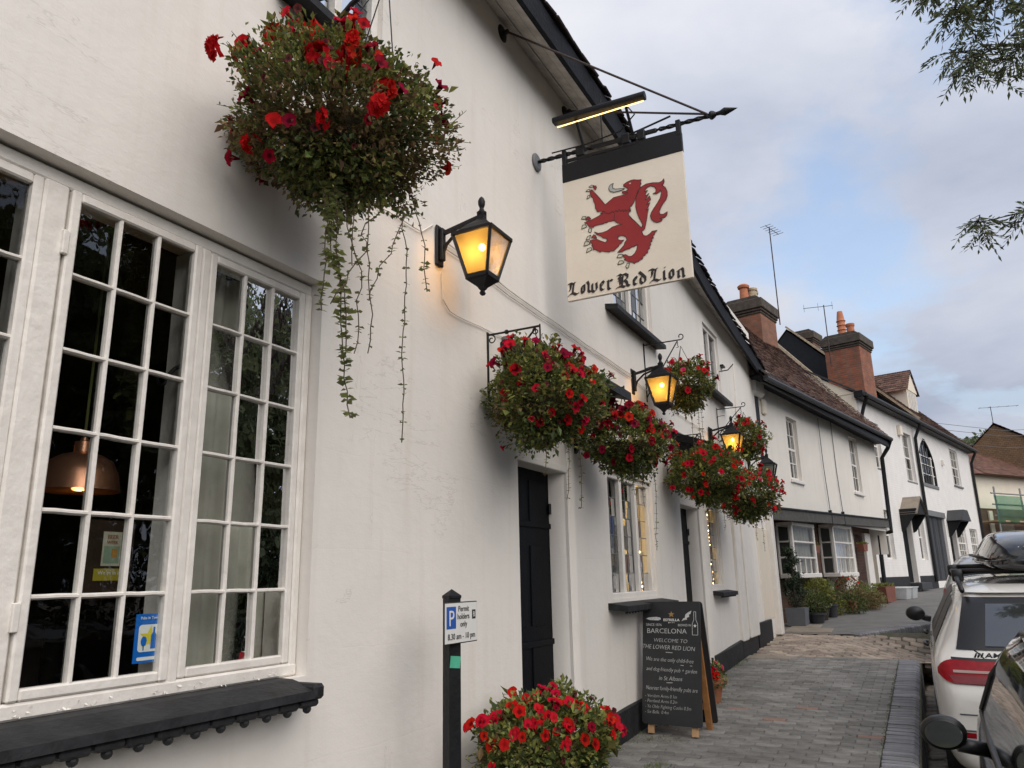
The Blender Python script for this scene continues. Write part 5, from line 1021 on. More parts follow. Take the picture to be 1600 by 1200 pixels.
def aerial(label, base, hgt, ydir, n, ln=.7):
    o = thing('aerial', label, 'aerial', base); MB().tube([(0, 0, 0), (0, 0, hgt)], .018, 6).build('mast', 'rust_iron', o); d = Vector(ydir).normalized(); s_ = V(-d.y, d.x, 0)
    MB().tube([V(0, 0, hgt - .05) - d * ln * .3, V(0, 0, hgt - .05) + d * ln * .7], .012, 5).build('boom', 'lead', o)
    for k in range(n):
        p = V(0, 0, hgt - .05) + d * (ln * (-.28 + .95 * k / (n - 1))); MB().tube([p - s_ * .17, p + s_ * .17] if n > 4 else [p - V(0, 0, .14), p + V(0, 0, .14)], .008, 4).build('element', 'lead', o)
# --- white jettied house next to the pub
h2 = house('jettied_house', 'white jettied house with black beam and two ground-floor bay windows', (-2.75, 14.6), 10); JX = .40
hol = [(1.46, 2.12, 3.36, 4.62), (6.2, 6.95, 3.47, 4.86)]
wall_grid(JX, -.25, 8.85, 2.60, 5.35, hol, .12, .03).build('upper_wall', 'house_paint', h2, smooth=True)
MB().quad((JX, -.25, 2.5), (JX - 6, -.25, 2.5), (JX - 6, -.25, 5.3), (JX, -.25, 5.3)).quad((JX, 8.85, 2.0), (JX - 6, 8.85, 2.0), (JX - 6, 8.85, 5.3), (JX, 8.85, 5.3)).quad((JX, -.25, 2.62), (JX - 2, -.25, 2.62), (JX - 2, 8.85, 2.8), (JX, 8.85, 2.8)).build('side_wall', 'house_paint', h2)
sash(h2, JX - .07, 1.46, 2.12, 3.36, 4.62, 3, 4, None, back='interior_dark'); sash(h2, JX - .07, 6.2, 6.95, 3.47, 4.86, 3, 4, (.55, 'lace'), back='interior_dark')
MB().beam((JX + .03, -.35, 2.585), (JX + .03, 8.95, 2.80), .12, .20).build('jetty_beam', 'beam_wood', h2); MB().beam((JX + .04, -.35, 2.70), (JX + .04, 8.95, 2.915), .15, .03).build('beam_flashing', 'black_paint', h2)
for s_ in (-.3, 3.6, 4.6): MB().bbox(JX + .03, JX + .095, s_ - .02, s_ + .03, 2.48 + s_ * .023, 2.78 + s_ * .023, .005).build('beam_joint', 'black_paint', h2)
MB().bbox(JX - .10, JX + .05, -.42, -.12, 2.3, 4.85, .01).build('corner_post', 'black_paint', h2); MB().prism([(JX, 2.4), (JX + .16, 2.72), (JX + .16, 2.9), (JX, 2.9)], lambda u, v, w: (u, -.42 + w, v), .22).build('corner_bracket', 'black_paint', h2)
MB().bbox(JX, JX + .06, .1, .28, 4.45, 4.75, .02).build('alarm_box', 'sign_cream', h2)
MB().bbox(JX - .1, JX + .14, -.5, .05, 4.72, 5.2, .06).build('plaster_corbel', 'house_paint', h2)
for s0, s1, z0, z1 in ((3.62, 3.68, 2.8, 4.9), (4.62, 4.68, 2.8, 5.0)): 
    MB().tube([(JX + .035, s0, z1), (JX + .03, s0 + .02, 3.8), (JX + .035, s1 + .05, z0)], .009, 5).build('wall_cable', 'planter_grey', h2)
MB().bbox(JX - .02, JX + .36, -.7, 9.0, 4.98, 5.02, .004).build('soffit', 'fascia_paint', h2); MB().bbox(JX + .30, JX + .36, -.7, 9.0, 4.86, 5.10, .01).build('fascia', 'black_paint', h2)
gp = [(JX + .42, -.7 + 9.75 * k / 12, 4.92 + .16 * k / 12 + .01 * noise.noise((k * .7, 2, 2))) for k in range(13)]; MB().tube(gp, .055, 8).build('gutter', 'slate', h2, smooth=True)
ridge_x, ridge_z = -3.0, 9.3; ea = V(JX + .42, -.75, 4.98); eb = V(JX + .42, 9.05, 5.12); dr = V(ridge_x - ea.x, 0, ridge_z - ea.z)
MB().quad(ea - V(0, 0, .06), eb - V(0, 0, .06), eb + dr - V(0, 0, .3), ea + dr - V(0, 0, .3)).quad(ea + dr, eb + dr, eb + dr + V(-3.4, 0, -4.3), ea + dr + V(-3.4, 0, -4.3)).build('roof', 'red_tile', h2); tiles(h2, ea, eb, dr, 46, 'red_tile', .17, .1, .12)
for s_ in (9.0, -.2): MB().quad((JX + .35, s_, 5.1), (ridge_x, s_, ridge_z - .35), (-6.4, s_, 5.1)).build('gable', 'cream_paint', h2)
chimney(h2, (-2.45, 8.3), 1.05, 1.3, 6.9, 9.45, 'brick_mid', ((0, -.4, .55, .14, 'cowl'), (.15, -.12, .45, .16, 'grey'), (-.1, .15, .5, .17, 'pot'), (0, .42, .55, .15, 'grey')))
MB().tube([(JX + .40, 9.0, 5.05), (JX + .30, 9.05, 4.85), (JX + .12, 9.05, 4.6), (JX + .10, 9.0, 2.75), (JX + .12, 8.98, 2.6), (JX - .2, 8.9, 2.5), (JX - .22, 8.9, .9)], .055, 8).build('downpipe', 'black_paint', h2, smooth=True)
# ground floor under the jetty
wall_grid(-.02, -.2, 8.85, .3, 2.7, [], .05).build('lower_wall', 'brick_dark', h2)
for s0, s1, m_, x_ in ((-.2, .25, 'cream_paint', .14), (5.75, 6.85, 'house_paint', .06)): MB().bbox(-.05, x_, s0, s1, .3, 2.62, .02).build('pier', m_, h2)
MB().bbox(-.06, -.02, 7.25, 8.0, .5, 2.5, .01).build('front_door', 'door_paint', h2); MB().bbox(-.04, .05, 8.05, 8.6, .5, 2.55, .01).build('door_pilaster', 'white_wood', h2)
def bay(s0, s1, z0, z1):
    x = .30; w = MB().bbox(0, x + .07, s0 - .05, s1 + .05, z0 - .09, z0, .01).build('bay_window', 'white_wood', h2)
    def q(b, n, k='white_wood'): return b.build(n, k, w)
    q(MB().bbox(0, x + .03, s0 - .02, s1 + .02, z1, z1 + .07, .01), 'head'); n = 2; wd = s1 - s0
    ys_ = [s0, s0, s1]
    for y in (s0, s1): q(MB().bbox(x - .05, x + .012, y - .035, y + .035, z0, z1, .006), 'mullion')
    for j in (1, 2): q(MB().bbox(x - .04, x + .004, s0, s1, z0 + (z1 - z0) * j / 3 - .016, z0 + (z1 - z0) * j / 3 + .016, .004), 'glazing_bar'); q(MB().bbox(.02, x, s0 - .014, s0 + .014, z0 + (z1 - z0) * j / 3 - .016, z0 + (z1 - z0) * j / 3 + .016, .004), 'glazing_bar')
    for j in range(1, 4):
        y = ys_[1] + (ys_[2] - ys_[1]) * j / 4; q(MB().bbox(x - .036, x - .002, y - .011, y + .011, z0, z0 + (z1 - z0) / 3, .003), 'glazing_bar')
    for j in range(3):
        a, b = z0 + (z1 - z0) * j / 3, z0 + (z1 - z0) * (j + 1) / 3
        for y0, y1 in ((s0, s1),): t = rnd.gauss(0, .004); q(MB().quad((x - .02 - t, y0, a), (x - .02 + t, y1, a), (x - .02 + t, y1, b), (x - .02 - t, y0, b)), 'pane', 'far_pane')
        q(MB().quad((0, s0, a), (x, s0, a), (x, s0, b), (0, s0, b)), 'pane', 'far_pane'); q(MB().quad((0, s1, a), (x, s1, a), (x, s1, b), (0, s1, b)), 'pane', 'far_pane')
    cu = MB(); nn = 40
    for k in range(nn + 1):
        y = ys_[1] + .04 + (ys_[2] - ys_[1] - .08) * k / nn; xx = x - .09 + .02 * math.sin(k * 1.1)
        cu.v += [(xx, y, z0 + .02), (xx, y, z1)]
    cu.f = [(2 * k, 2 * k + 2, 2 * k + 3, 2 * k + 1) for k in range(nn)]; q(cu, 'net_curtain', 'lace'); q(MB().box(-.015, -.005, s0, s1, z0, z1), 'room_back', 'slate')
    q(MB().bbox(-.01, .03, s0 - .03, s0 + .03, z0, z1, .005), 'side_post')
    for y in (s0 + .25, s1 - .25): q(MB().prism([(0, z0 - .09), (.22, z0 - .09), (.06, z0 - .35), (0, z0 - .4)], lambda u, v, t: (u, y - .04 + t, v), .08), 'bracket')
bay(1.42, 2.78, 1.55, 2.46); bay(4.22, 5.68, 1.55, 2.54)
# --- painted brick house with a gothic window
h3 = house('brick_house', 'white painted brick house with a pointed window, dormer and black gutters', (-1.07, 24.87), 13.3)
hol3 = [(.55, 1.45, 4.62, 6.02), (4.1, 5.2, 4.5, 6.15), (11.0, 12.4, 4.88, 6.36), (10.1, 11.6, 1.95, 3.2), (12.4, 13.8, 1.95, 3.2), (.55, 1.45, 1.9, 3.35), (4.4, 5.2, 1.9, 3.4), (2.5, 3.7, 1.2, 3.25), (5.95, 8.3, 1.2, 3.5), (8.75, 9.95, 1.2, 3.3), (5.95, 8.15, 4.58, 6.2)]
wall_grid(0, -.5, 14.75, .7, 6.75, hol3, .16, .01).build('front_wall', 'brick_white', h3)
MB().quad((0, -.5, .5), (-6, -.5, .5), (-6, -.5, 6.75), (0, -.5, 6.75)).build('side_wall', 'cream_paint', h3); MB().quad((0, 14.75, .5), (-6, 14.75, .5), (-6, 14.75, 6.75), (0, 14.75, 6.75)).build('side_wall', 'cream_paint', h3)
b = MB().prism([(0, 6.7), (-3.4, 8.9), (-3.4, 6.7)], lambda u, v, w: (u, -.52 + w, v), .06); b.build('lean_to_gable', 'cream_paint', h3); MB().beam((0.02, -.52, 6.78), (-3.4, -.52, 8.98), .12, .05).build('coping', 'slate', h3)
for s0, s1 in ((-.45, 2.48), (3.72, 5.94), (8.32, 8.74), (9.96, 14.7)): MB().bbox(-.05, .03, s0, s1, .7, 1.40, .005).build('plinth', 'dark_sill', h3)
sash(h3, -.1, .55, 1.45, 4.62, 6.02, 2, 4, sillm='lead'); sash(h3, -.1, 4.1, 5.2, 4.5, 6.15, 2, 4, sillm='lead'); sash(h3, -.06, 11.0, 12.4, 4.88, 6.36, 3, 4, (.5, 'lace'), sillm='lead'); sash(h3, -.06, 10.1, 11.6, 1.95, 3.2, 4, 4, (.9, 'lace'), sillm='terracotta'); sash(h3, -.06, 12.4, 13.8, 1.95, 3.2, 4, 4, (.9, 'lace'), sillm='terracotta'); sash(h3, -.12, .55, 1.45, 1.9, 3.35, 1, 2, sillm='terracotta'); sash(h3, -.12, 4.4, 5.2, 1.9, 3.4, 1, 2, sillm='terracotta')
# gothic window: arched spandrels, frame and tracery
gw = MB().bbox(-.08, .03, 5.9, 8.2, 4.46, 4.58, .01).build('gothic_window', 'lead', h3); gc, gr, gz0 = 7.05, 1.1, 4.58
def goth(k, n=12):   # right half of the pointed arch
    return [(gc + gr * (1 - .0) * math.cos(R(62 * i / n)) * 2 - gr, 5.2 + 2 * gr * math.sin(R(62 * i / n)) * .56) for i in range(n + 1)]
ra = [p for p in goth(1) if p[0] >= gc - .02]; top = ra[-1][1]; la = [(2 * gc - a, c) for a, c in ra]
def yzh(x): return lambda u, v, w: (x + w, u, v)
for poly in ([(8.15, 5.2)] + ra[1:] + [(gc, 6.2), (8.15, 6.2)], [(5.95, 5.2)] + la[1:] + [(gc, 6.2), (5.95, 6.2)]): MB().prism(poly, yzh(-.14), .143).build('spandrel', 'brick_white', gw)
fr = MB().tube([(-.04, gc + gr, gz0), (-.04, gc + gr, 5.2)] + [(-.04, a, c) for a, c in ra] + [(-.04, a, c) for a, c in la[::-1]] + [(-.04, gc - gr, 5.2), (-.04, gc - gr, gz0)], .05, 6); fr.build('arch_frame', 'black_paint', gw)
for y, zt in ((gc - .36, 5.95), (gc + .36, 5.95), (gc - .75, 5.65), (gc + .75, 5.65), (gc, 6.15)): MB().bbox(-.06, -.02, y - .03, y + .03, gz0, min(zt, top + .1), .005).build('tracery', 'white_wood' if abs(y - gc) > .5 else 'slate', gw)
for z in (4.95, 5.3, 5.6): MB().bbox(-.05, -.03, gc - gr, gc + gr, z - .015, z + .015, .004).build('glazing_bar', 'white_wood', gw)
MB().quad((-.07, gc - gr, gz0), (-.07, gc + gr, gz0), (-.07, gc + gr, 6.2), (-.07, gc - gr, 6.2)).build('pane', 'pane', gw); MB().box(-.5, -.48, 5.7, 8.4, 4.4, 6.3).build('room_back', 'slate', gw)
for s0, s1, gab in ((2.5, 3.7, True), (8.75, 9.95, False)):
    d = MB().bbox(-.2, -.14, s0, s1, 1.2, 3.25, .01).build('front_door', 'door_paint', h3); MB().bbox(-.16, .02, s1 - .12, s1 + .02, 1.2, 3.2, .01).build('door_frame', 'white_wood', d); MB().bbox(-.1, .35, s0, s1, 1.0, 1.2, .01).build('step', 'slate', d)
    for s_ in (s0 - .05, s1 + .02): MB().prism([(0, 2.75), (.1, 2.8), (.45, 3.3), (.5, 3.45), (0, 3.45)], lambda u, v, w: (u, s_ + w, v), .07).build('porch_bracket', 'black_paint', d)
    if gab:
        m_ = (s0 + s1) / 2
        for sg in (-1, 1): MB().quad((0, m_, 3.86), (.52, m_, 3.86), (.52, m_ + sg * .66, 3.34), (0, m_ + sg * .66, 3.34)).quad((0, m_, 3.80), (.52, m_, 3.80), (.52, m_ + sg * .66, 3.28), (0, m_ + sg * .66, 3.28)).build('porch_roof', 'flagstone', d)
        MB().prism([(m_ - .63, 3.3), (m_ + .63, 3.3), (m_, 3.82)], lambda u, v, w: (.42 + w, u, v), .05).build('porch_gable', 'black_paint', d)
    else:
        pr = [(s0 - .15, 3.35), (s1 + .15, 3.35), (s1 - .25, 3.75), (s0 + .25, 3.75)]; MB().prism(pr, lambda u, v, w: (w, u, v), .55).build('porch_roof', 'slate', d)
gd = MB().bbox(-.18, -.1, 5.95, 8.3, 1.2, 3.42, .01).build('garage_door', 'slate', h3); MB().bbox(-.1, .04, 5.85, 8.4, 3.42, 3.62, .01).build('lintel', 'lead', h3)
for k in range(9): MB().bbox(-.1, -.075, 6.0 + k * .255, 6.235 + k * .255, 1.25, 3.4, .006).build('plank', 'slate' if k % 3 else 'dark_sill', gd)
MB().tube([(.32, -.6 + 15.5 * k / 14, 6.62 + .012 * noise.noise((k * .9, 1, 1))) for k in range(15)], .06, 8).build('gutter', 'slate', h3, smooth=True); MB().bbox(.0, .26, -.6, 14.85, 6.55, 6.75, .01).build('fascia', 'black_paint', h3)
for s_, k in ((-.4, 1), (5.55, 0), (14.7, 0)): MB().tube([(.30, s_, 6.55), (.2, s_ - .02, 6.35), (.08, s_, 6.1), (.07, s_, 5.6), (.07, s_ + .0, 1.2)] if not k else [(.30, s_ - .0, 6.55), (.15, s_ + .1, 6.3), (.07, s_ + .05, 6.0), (.07, s_ + .05, 5.2)], .055, 8).build('downpipe', 'black_paint', h3, smooth=True)
MB().quad((.3, -.5, 6.66), (.3, 5.6, 6.66), (-3.4, 5.6, 8.2), (-3.4, -.5, 8.2)).build('low_roof', 'slate', h3)
e0, e1 = V(.3, 5.55, 6.68), V(.3, 14.9, 6.68); dr3 = V(-4.3, 0, 4.4)
MB().quad(e0, e1, e1 + dr3, e0 + dr3).quad(e0 + dr3, e1 + dr3, e1 + V(-8.6, 0, 0), e0 + V(-8.6, 0, 0)).build('roof', 'red_tile', h3); tiles(h3, e0 + V(0, 0, .02), e1 + V(0, 0, .02), dr3, 40, 'red_tile', .2)
MB().prism([(.25, 6.66), (-4.0, 11.0), (-8.3, 6.66)], lambda u, v, w: (u, 5.58 + w, v), .05).build('gable', 'black_paint', h3); MB().beam((.32, 5.52, 6.74), (-4.0, 5.52, 11.16), .10, .07).build('verge', 'mortar', h3)
MB().prism([(.25, 6.66), (-4.0, 11.0), (-8.3, 6.66)], lambda u, v, w: (u, 14.8 + w, v), .05).build('gable', 'cream_paint', h3)
chimney(h3, (-1.45, 4.4), 1.2, 1.35, 6.7, 9.72, 'brick_red', ((0, -.35, .95, .15, 'louvre'), (.1, .35, .62, .15, 'pot')))
chimney(h3, (-3.6, 6.5), .8, .8, 8.5, 10.9, 'brick_brown', ())
MB().prism([(-4.6, 9.6), (-2.55, 7.2), (-2.55, 6.9), (-6.5, 6.9), (-6.5, 7.4)], lambda u, v, w: (u + .75, 3.0 + w, v + .55), .2).build('rear_gable', 'black_paint', h3); MB().beam((-3.85, 2.98, 10.2), (-1.75, 2.98, 7.72), .14, .09).build('rear_verge', 'mortar', h3)
dm = MB().bbox(-2.4, -1.05, 10.3, 11.75, 7.6, 8.95, .01).build('dormer', 'cream_paint', h3)
MB().prism([(10.2, 8.9), (11.85, 8.9), (11.02, 9.75)], lambda u, v, w: (-3.4 + w, u, v), 2.38).build('dormer_gable', 'cream_paint', dm)
for sg in (-1, 1): tiles(dm, (-.95, 11.02 + sg * .93, 8.84) if sg < 0 else (-3.6, 11.02 + sg * .93, 8.84), (-3.6, 11.02 + sg * .93, 8.84) if sg < 0 else (-.95, 11.02 + sg * .93, 8.84), (0, -sg * .93, .98), 9, 'red_tile', .2)
for k in range(5): MB().bbox(-1.05, -1.02, 10.42 + k * .25, 10.47 + k * .25, 7.85, 8.85, .004).build('casement_bar', 'white_wood', dm)
MB().box(-1.045, -1.035, 10.42, 11.6, 7.9, 8.85).build('pane', 'lace', dm)
MB().bbox(0, .12, 3.6, 3.85, 5.95, 6.3, .02).build('floodlight', 'sign_cream', h3); MB().bbox(.0, .1, 9.3, 9.45, 5.5, 5.7, .01).build('wall_box', 'white_wood', h3)
# overhead lines and aerials
aerial('tall television aerial on the nearer chimney', (-2.9, 23.2, 8.8), 3.2, (.3, 1, 0), 6, .9); aerial('small television aerial between the two chimneys', (-2.0, 28.4, 8.6), 2.3, (-1, -.2, 0), 3, 1.0)
aerial('distant aerial on the furthest rooftop', (4.25, 48, 8.7), 1.4, (1, .2, 0), 5, 1.9)
for z, dz, lab in ((9.2, .35, 'upper'), (8.9, .35, 'middle'), (8.2, .25, 'lowest')):
    tag(MB().tube([(-.6, 41, z - .4), (4.4, 46, z - .4 - dz), (14, 53, z - .3)], .012, 5).build('overhead_wire', 'planter_grey'), lab + ' overhead wire crossing the street beyond the brick house', 'wire', 'overhead wires')
wire = MB().tube([(-1.0, 25.5, 5.6), (-.2, 29.5, 5.48), (1.2, 35.6, 5.6)], .010, 5).build('wall_wire', 'planter_grey'); tag(wire, 'thin wire strung along the painted brick house front', 'wire')
# --- cream house with scaffolding at the bend
h4 = house('cream_house', 'cream rendered house with hipped red tile roof and brick base at the bend', (2.6, 41.8), 32)
MB().bbox(-5, 0, 0, 11, 1.0, 4.3, .02).build('lower_wall', 'brick_brown', h4); MB().bbox(-5, .05, -.05, 11, 4.3, 6.0, .02).build('upper_wall', 'cream_paint', h4)
hp = MB(); q_ = [(.5, -.6, 5.85), (.5, 11.5, 5.85), (-5.5, 11.5, 5.85), (-5.5, -.6, 5.85), (-2.4, 2.4, 7.55), (-2.4, 11.5, 7.55)]; hp.add(q_, [(0, 1, 5, 4), (2, 3, 4, 5), (3, 0, 4), (0, 3, 2, 1)]); hp.build('roof', 'red_tile_far', h4)
tiles(h4, (.5, 0, 5.87), (.5, 11.4, 5.87), (-2.9, 1.2, 1.69), 20, 'red_tile_far', .26)
MB().bbox(-.05, .02, 3.2, 6.5, 1.2, 3.4, .01).build('opening', 'black_paint', h4); MB().bbox(.02, .1, .5, .8, 1.1, 4.2, .01).build('pale_post', 'cream_paint', h4)
MB().bbox(-.05, .03, 1.3, 2.6, 1.2, 3.6, .01).build('panel', 'flagstone', h4)
h5 = house('gabled_house', 'brown tile-hung gabled house behind the cream house', (4.2, 47.5), 6)
MB().prism([(-3.6, 1), (3.8, 1), (3.8, 6.6), (0, 9.0), (-3.6, 5.6)], lambda u, v, w: (u, w, v), .3).build('gable_wall', 'tile_hung', h5); MB().quad((4.1, -.1, 6.42), (4.1, 7, 6.42), (0, 7, 9.1), (0, -.1, 9.1)).quad((-3.9, -.1, 5.32), (-3.9, 7, 5.32), (0, 7, 9.1), (0, -.1, 9.1)).build('roof', 'red_tile_far', h5); MB().bbox(-3.5, 3.7, .3, 7, 1, 5.6, .02).build('side_walls', 'brick_brown', h5)
tiles(h5, (4.1, -.1, 6.46), (4.1, 7, 6.46), (-4.1, 0, 2.66), 24, 'red_tile_far', .28)
h6 = house('red_roof_house', 'red tiled rooftop rising furthest away above the gabled house', (13.0, 60), 35); MB().bbox(-8, 0, 0, 16, 1, 8, .02).build('walls', 'brick_brown', h6)
MB().quad((.3, -.3, 7.9), (.3, 16, 7.9), (-4, 16, 11.6), (-4, -.3, 11.6)).quad((-8.3, -.3, 7.9), (-8.3, 16, 7.9), (-4, 16, 11.6), (-4, -.3, 11.6)).prism([(-8.2, 7.9), (.2, 7.9), (-4, 11.5)], lambda u, v, w: (u, w - .2, v), .1).build('roof', 'red_tile_far', h6); tiles(h6, (.3, -.3, 7.92), (.3, 16, 7.92), (-4.3, 0, 3.7), 26, 'red_tile_far', .3)
sc = thing('scaffold', 'scaffolding with green netting in front of the cream house', 'scaffold', (2.6, 41.8, 0), R(-32))
for y in (-.3, 1.9, 4.2, 6.5, 9.0): MB().tube([(.9, y, .9), (.9, y, 5.2)], .04, 6).build('pole', 'scaffold', sc)
for z in (3.9, 4.4, 4.9): MB().tube([(.9, -.6, z), (.9, 10, z)], .035, 6).build('pole', 'scaffold', sc)
MB().bbox(.2, .95, -.5, 10, 3.62, 3.70, .01).build('platform', 'board', sc)
nt_ = MB()
for k in range(11):
    for j in range(5): nt_.v.append((.96 + .03 * math.sin(k * 1.3 + j), -.5 + 2.4 * k / 10, 3.55 + 1.25 * j / 4))
nt_.f = [(k * 5 + j, k * 5 + 5 + j, k * 5 + 6 + j, k * 5 + 1 + j) for k in range(10) for j in range(4)]; nt_.build('net', 'net_green', sc, smooth=2)
# ------------------------------------------------------------------ trees and shrubs
def far_tree(label, c, r, n, seed, sz):
    q = random.Random(seed); o = thing('tree', label, 'tree', (c[0], c[1], 0), 0, 'trees beyond the rooftops'); b = MB()
    MB().tube([(0, 0, 0), (.1, 0, c[2] * .6), (0, .1, c[2])], [.35, .25, .1], 7).build('trunk', 'bark', o)
    for k in range(n):
        d = rdir(q); p = V(0, 0, c[2]) + shape(d, r, seed) * q.uniform(.6, 1.05) ; b.leaf(p, rdir(q), rdir(q), sz * q.uniform(.6, 1.3), sz * .7, .2)
    stuff(b.build('crown', 'leaf_tree', o, fix=False))
far_tree('round tree showing over the far rooftops left of the gabled house', (4.6, 66, 9.4), (2.6, 2.4, 1.7), 4000, 3, .30); far_tree('larger tree behind the gabled house', (12.5, 74, 10.2), (5, 4, 2.4), 5000, 9, .32)
# trees across the street: the photograph shows them mirrored in the panes
def far_crown(label, c, r, n, seed):
    far_tree(label, c, r, n, seed, .34)
for k, (x, y, z, r, n) in enumerate(((9.2, 4.0, 5.0, (2.3, 2.6, 3.6), 5200), (9.6, 8.6, 5.2, (2.5, 2.8, 3.9), 5600), (9.4, 13.6, 5.0, (2.4, 2.8, 3.6), 5200))):
    far_tree(('nearest', 'middle', 'furthest')[k] + ' tree across the street, mirrored in the pub panes', (x, y, z), r, n, 20 + k, .42)
hg = MB(); q = random.Random(12)
for k in range(9000): p = V(8.3 + q.gauss(0, .25), q.uniform(-3, 18), q.uniform(-.2, 2.6)); hg.leaf(p, rdir(q), rdir(q), .2, .12, .2)
tag(stuff(hg.build('hedge', 'leaf_yew', fix=False)), 'dark hedge across the street mirrored in the panes', 'hedge')
# ash tree on the right of the street: trunk outside the frame, limbs reaching in
TR = thing('street_tree', 'tree whose leafy twigs reach into the top right of the sky', 'tree', (4.6, 8.4, -.1)); to = V(4.6, 8.4, -.1)
MB().tube([(0, 0, -.3), (.05, .02, 1.5), (-.05, 0, 3.2), (-.3, -.1, 4.8), (-.5, 0, 6.8), (-.4, .3, 9)], [.26, .21, .19, .15, .10, .04], 10).build('trunk', 'bark', TR, smooth=True)
q = random.Random(5); lv = MB(); tw = MB()
def spray(p, d, n=7, L=.20):   # one pinnate leaf: rachis and leaflets
    d = d.normalized(); s_ = d.cross(V(q.gauss(0, .4), q.gauss(0, .4), 1)).normalized(); pts = [p + d * (L * i / n) + V(0, 0, -.10 * L * (i / n) ** 2 * 3) for i in range(n + 1)]
    tw.tube([pts[0], pts[n // 2], pts[-1]], .0018, 3, False)
    for i in range(2, n + 1):
        for sg in ((-1, 1) if i < n else (0,)):
            dd = d * (.75 if sg else 1) + s_ * sg * .85 + V(0, 0, -.25 + q.gauss(0, .2)); l = .068 * q.uniform(.7, 1.2); lv.leaf(pts[i], dd, V(q.gauss(0, .4), q.gauss(0, .4), 1), l, l * .30, .12)
def limb(pts, rs, tufts, dense, spread=.28):
    pts = [V(*p) - to for p in pts]; MB().tube(pts, rs, 6).build('branch', 'bark', TR, smooth=True)
    for k in range(tufts):
        t = dense + (1 - dense) * q.random(); i = min(len(pts) - 2, int(t * (len(pts) - 1))); f = t * (len(pts) - 1) - i; p = pts[i].lerp(pts[i + 1], f)
        e = p + V(q.gauss(0, spread), q.gauss(0, spread), q.gauss(-.02, spread * .8)); m = p.lerp(e, .5) + V(q.gauss(0, .03), q.gauss(0, .03), .04); tw.tube([p, m, e], [.005, .004, .002], 4, False)
        for j in range(5): spray(e.lerp(m, q.random() * .6), V(q.gauss(0, 1), q.gauss(0, 1), q.gauss(-.35, .5)), q.randint(5, 7), q.uniform(.14, .22))
limb([(4.3, 8.4, 4.3), (3.2, 8.0, 5.0), (2.2, 7.3, 5.5), (1.55, 6.95, 5.72), (1.12, 6.75, 5.74), (.92, 6.7, 5.66)], [.07, .055, .035, .02, .012, .004], 34, .5, .17)
limb([(4.15, 8.35, 5.0), (3., 7.6, 5.9), (1.9, 6.9, 6.25), (1.1, 6.55, 6.1), (.74, 6.6, 5.98)], [.06, .045, .025, .012, .004], 26, .55, .14)
limb([(4.2, 8.3, 5.2), (3., 7.5, 6.4), (1.6, 6.6, 6.5), (.9, 6.4, 6.38), (.62, 6.45, 6.3)], [.05, .035, .02, .01, .004], 18, .6, .12)
limb([(4.4, 8.4, 3.6), (3., 8.0, 4.2), (1.9, 7.6, 4.55), (1.2, 7.42, 4.52), (.78, 7.4, 4.49)], [.05, .035, .015, .007, .003], 6, .94, .05)
limb([(1.9, 7.6, 4.55), (1.5, 7.45, 4.52), (1.28, 7.35, 4.49), (1.2, 7.3, 4.47)], [.012, .008, .005, .003], 8, .5, .07)
# the rest of the crown, outside the frame
for k in range(46):
    d = rdir(q); p = V(-.4, .2, 6.6) + V(d.x * 2.6, d.y * 2.6, d.z * 2.4) * q.uniform(.5, 1)
    w = p + to
    if w.x < 2.1: continue
    tw.tube([V(-.4, 0, 5.5).lerp(p, .3), p.lerp(V(-.4, 0, 6), .3) + V(0, 0, .1), p], [.02, .012, .004], 4, False)
    for j in range(22): spray(p + V(q.gauss(0, .35), q.gauss(0, .35), q.gauss(0, .3)), rdir(q), 5, .22)
stuff(lv.build('crown', 'leaf_tree', TR, fix=False)); stuff(tw.build('twigs', 'bark', TR, fix=False))
# ------------------------------------------------------------------ plants and pots in front of the jettied house
A10 = R(10); hd = V(math.sin(A10), math.cos(A10), 0); hn = V(math.cos(A10), -math.sin(A10), 0); HB0 = V(-2.75, 14.6, 0)
def at(s, off): p = HB0 + hd * s + hn * off; return (p.x, p.y, G(p.y))
def shrub(label, s, off, r, h, n, mt, seed, lsz=.05, potm=None, potr=.15, poth=.25, fl=None, nfl=0, name='potted_plant', cat='plant'):
    q = random.Random(seed); c = at(s, off); o = thing(name, label, cat, c, 0, 'plants in front of the jettied house'); b = MB(); z0 = poth if potm else 0.
    if potm == 'square': MB().prism([(-potr, -potr), (potr, -potr), (potr * 1.15, potr * 0 + potr), (-potr * 1.0, potr)], lambda u, v, w: (u * (1 + .12 * w / poth), v * (1 + .12 * w / poth), w), poth).build('planter', 'planter_grey', o)
    elif potm: MB().lathe([(potr * .72, 0), (potr * .95, poth * .8), (potr * 1.08, poth * .82), (potr * 1.08, poth), (0, poth)], (0, 0, 0), 14).build('pot', potm, o, smooth=True)
    MB().tube([(0, 0, z0 * .8), (.02, 0, z0 + h * .4), (0, .02, z0 + h * .8)], [.014, .010, .004], 5).build('stems', 'stem', o)
    for k in range(n):
        d = rdir(q); t = q.uniform(.45, 1.05); p = V(d.x * r * t, d.y * r * t, z0 + h * .5 + d.z * h * .52 * t) * 1; p += V(noise.noise(p * 5) * .06, noise.noise(p * 5 + V(9, 0, 0)) * .06, noise.noise(p * 4) * .05)
        if p.z < .02: p.z = .02 + q.random() * .05
        l = lsz * q.uniform(.6, 1.3); b.leaf(p, d + rdir(q) * .8, V(q.gauss(0, .4), q.gauss(0, .4), 1), l, l * .45, .2)
    stuff(b.build('foliage', mt, o, fix=False))
    for k in range(nfl):
        d = rdir(q); d.z = abs(d.z); p = V(d.x * r, d.y * r, z0 + h * .5 + d.z * h * .52); f = link('flower', q.choice(FL[fl]), o, p); f.rotation_euler = d.to_track_quat('Z', 'Y').to_euler()
    return o
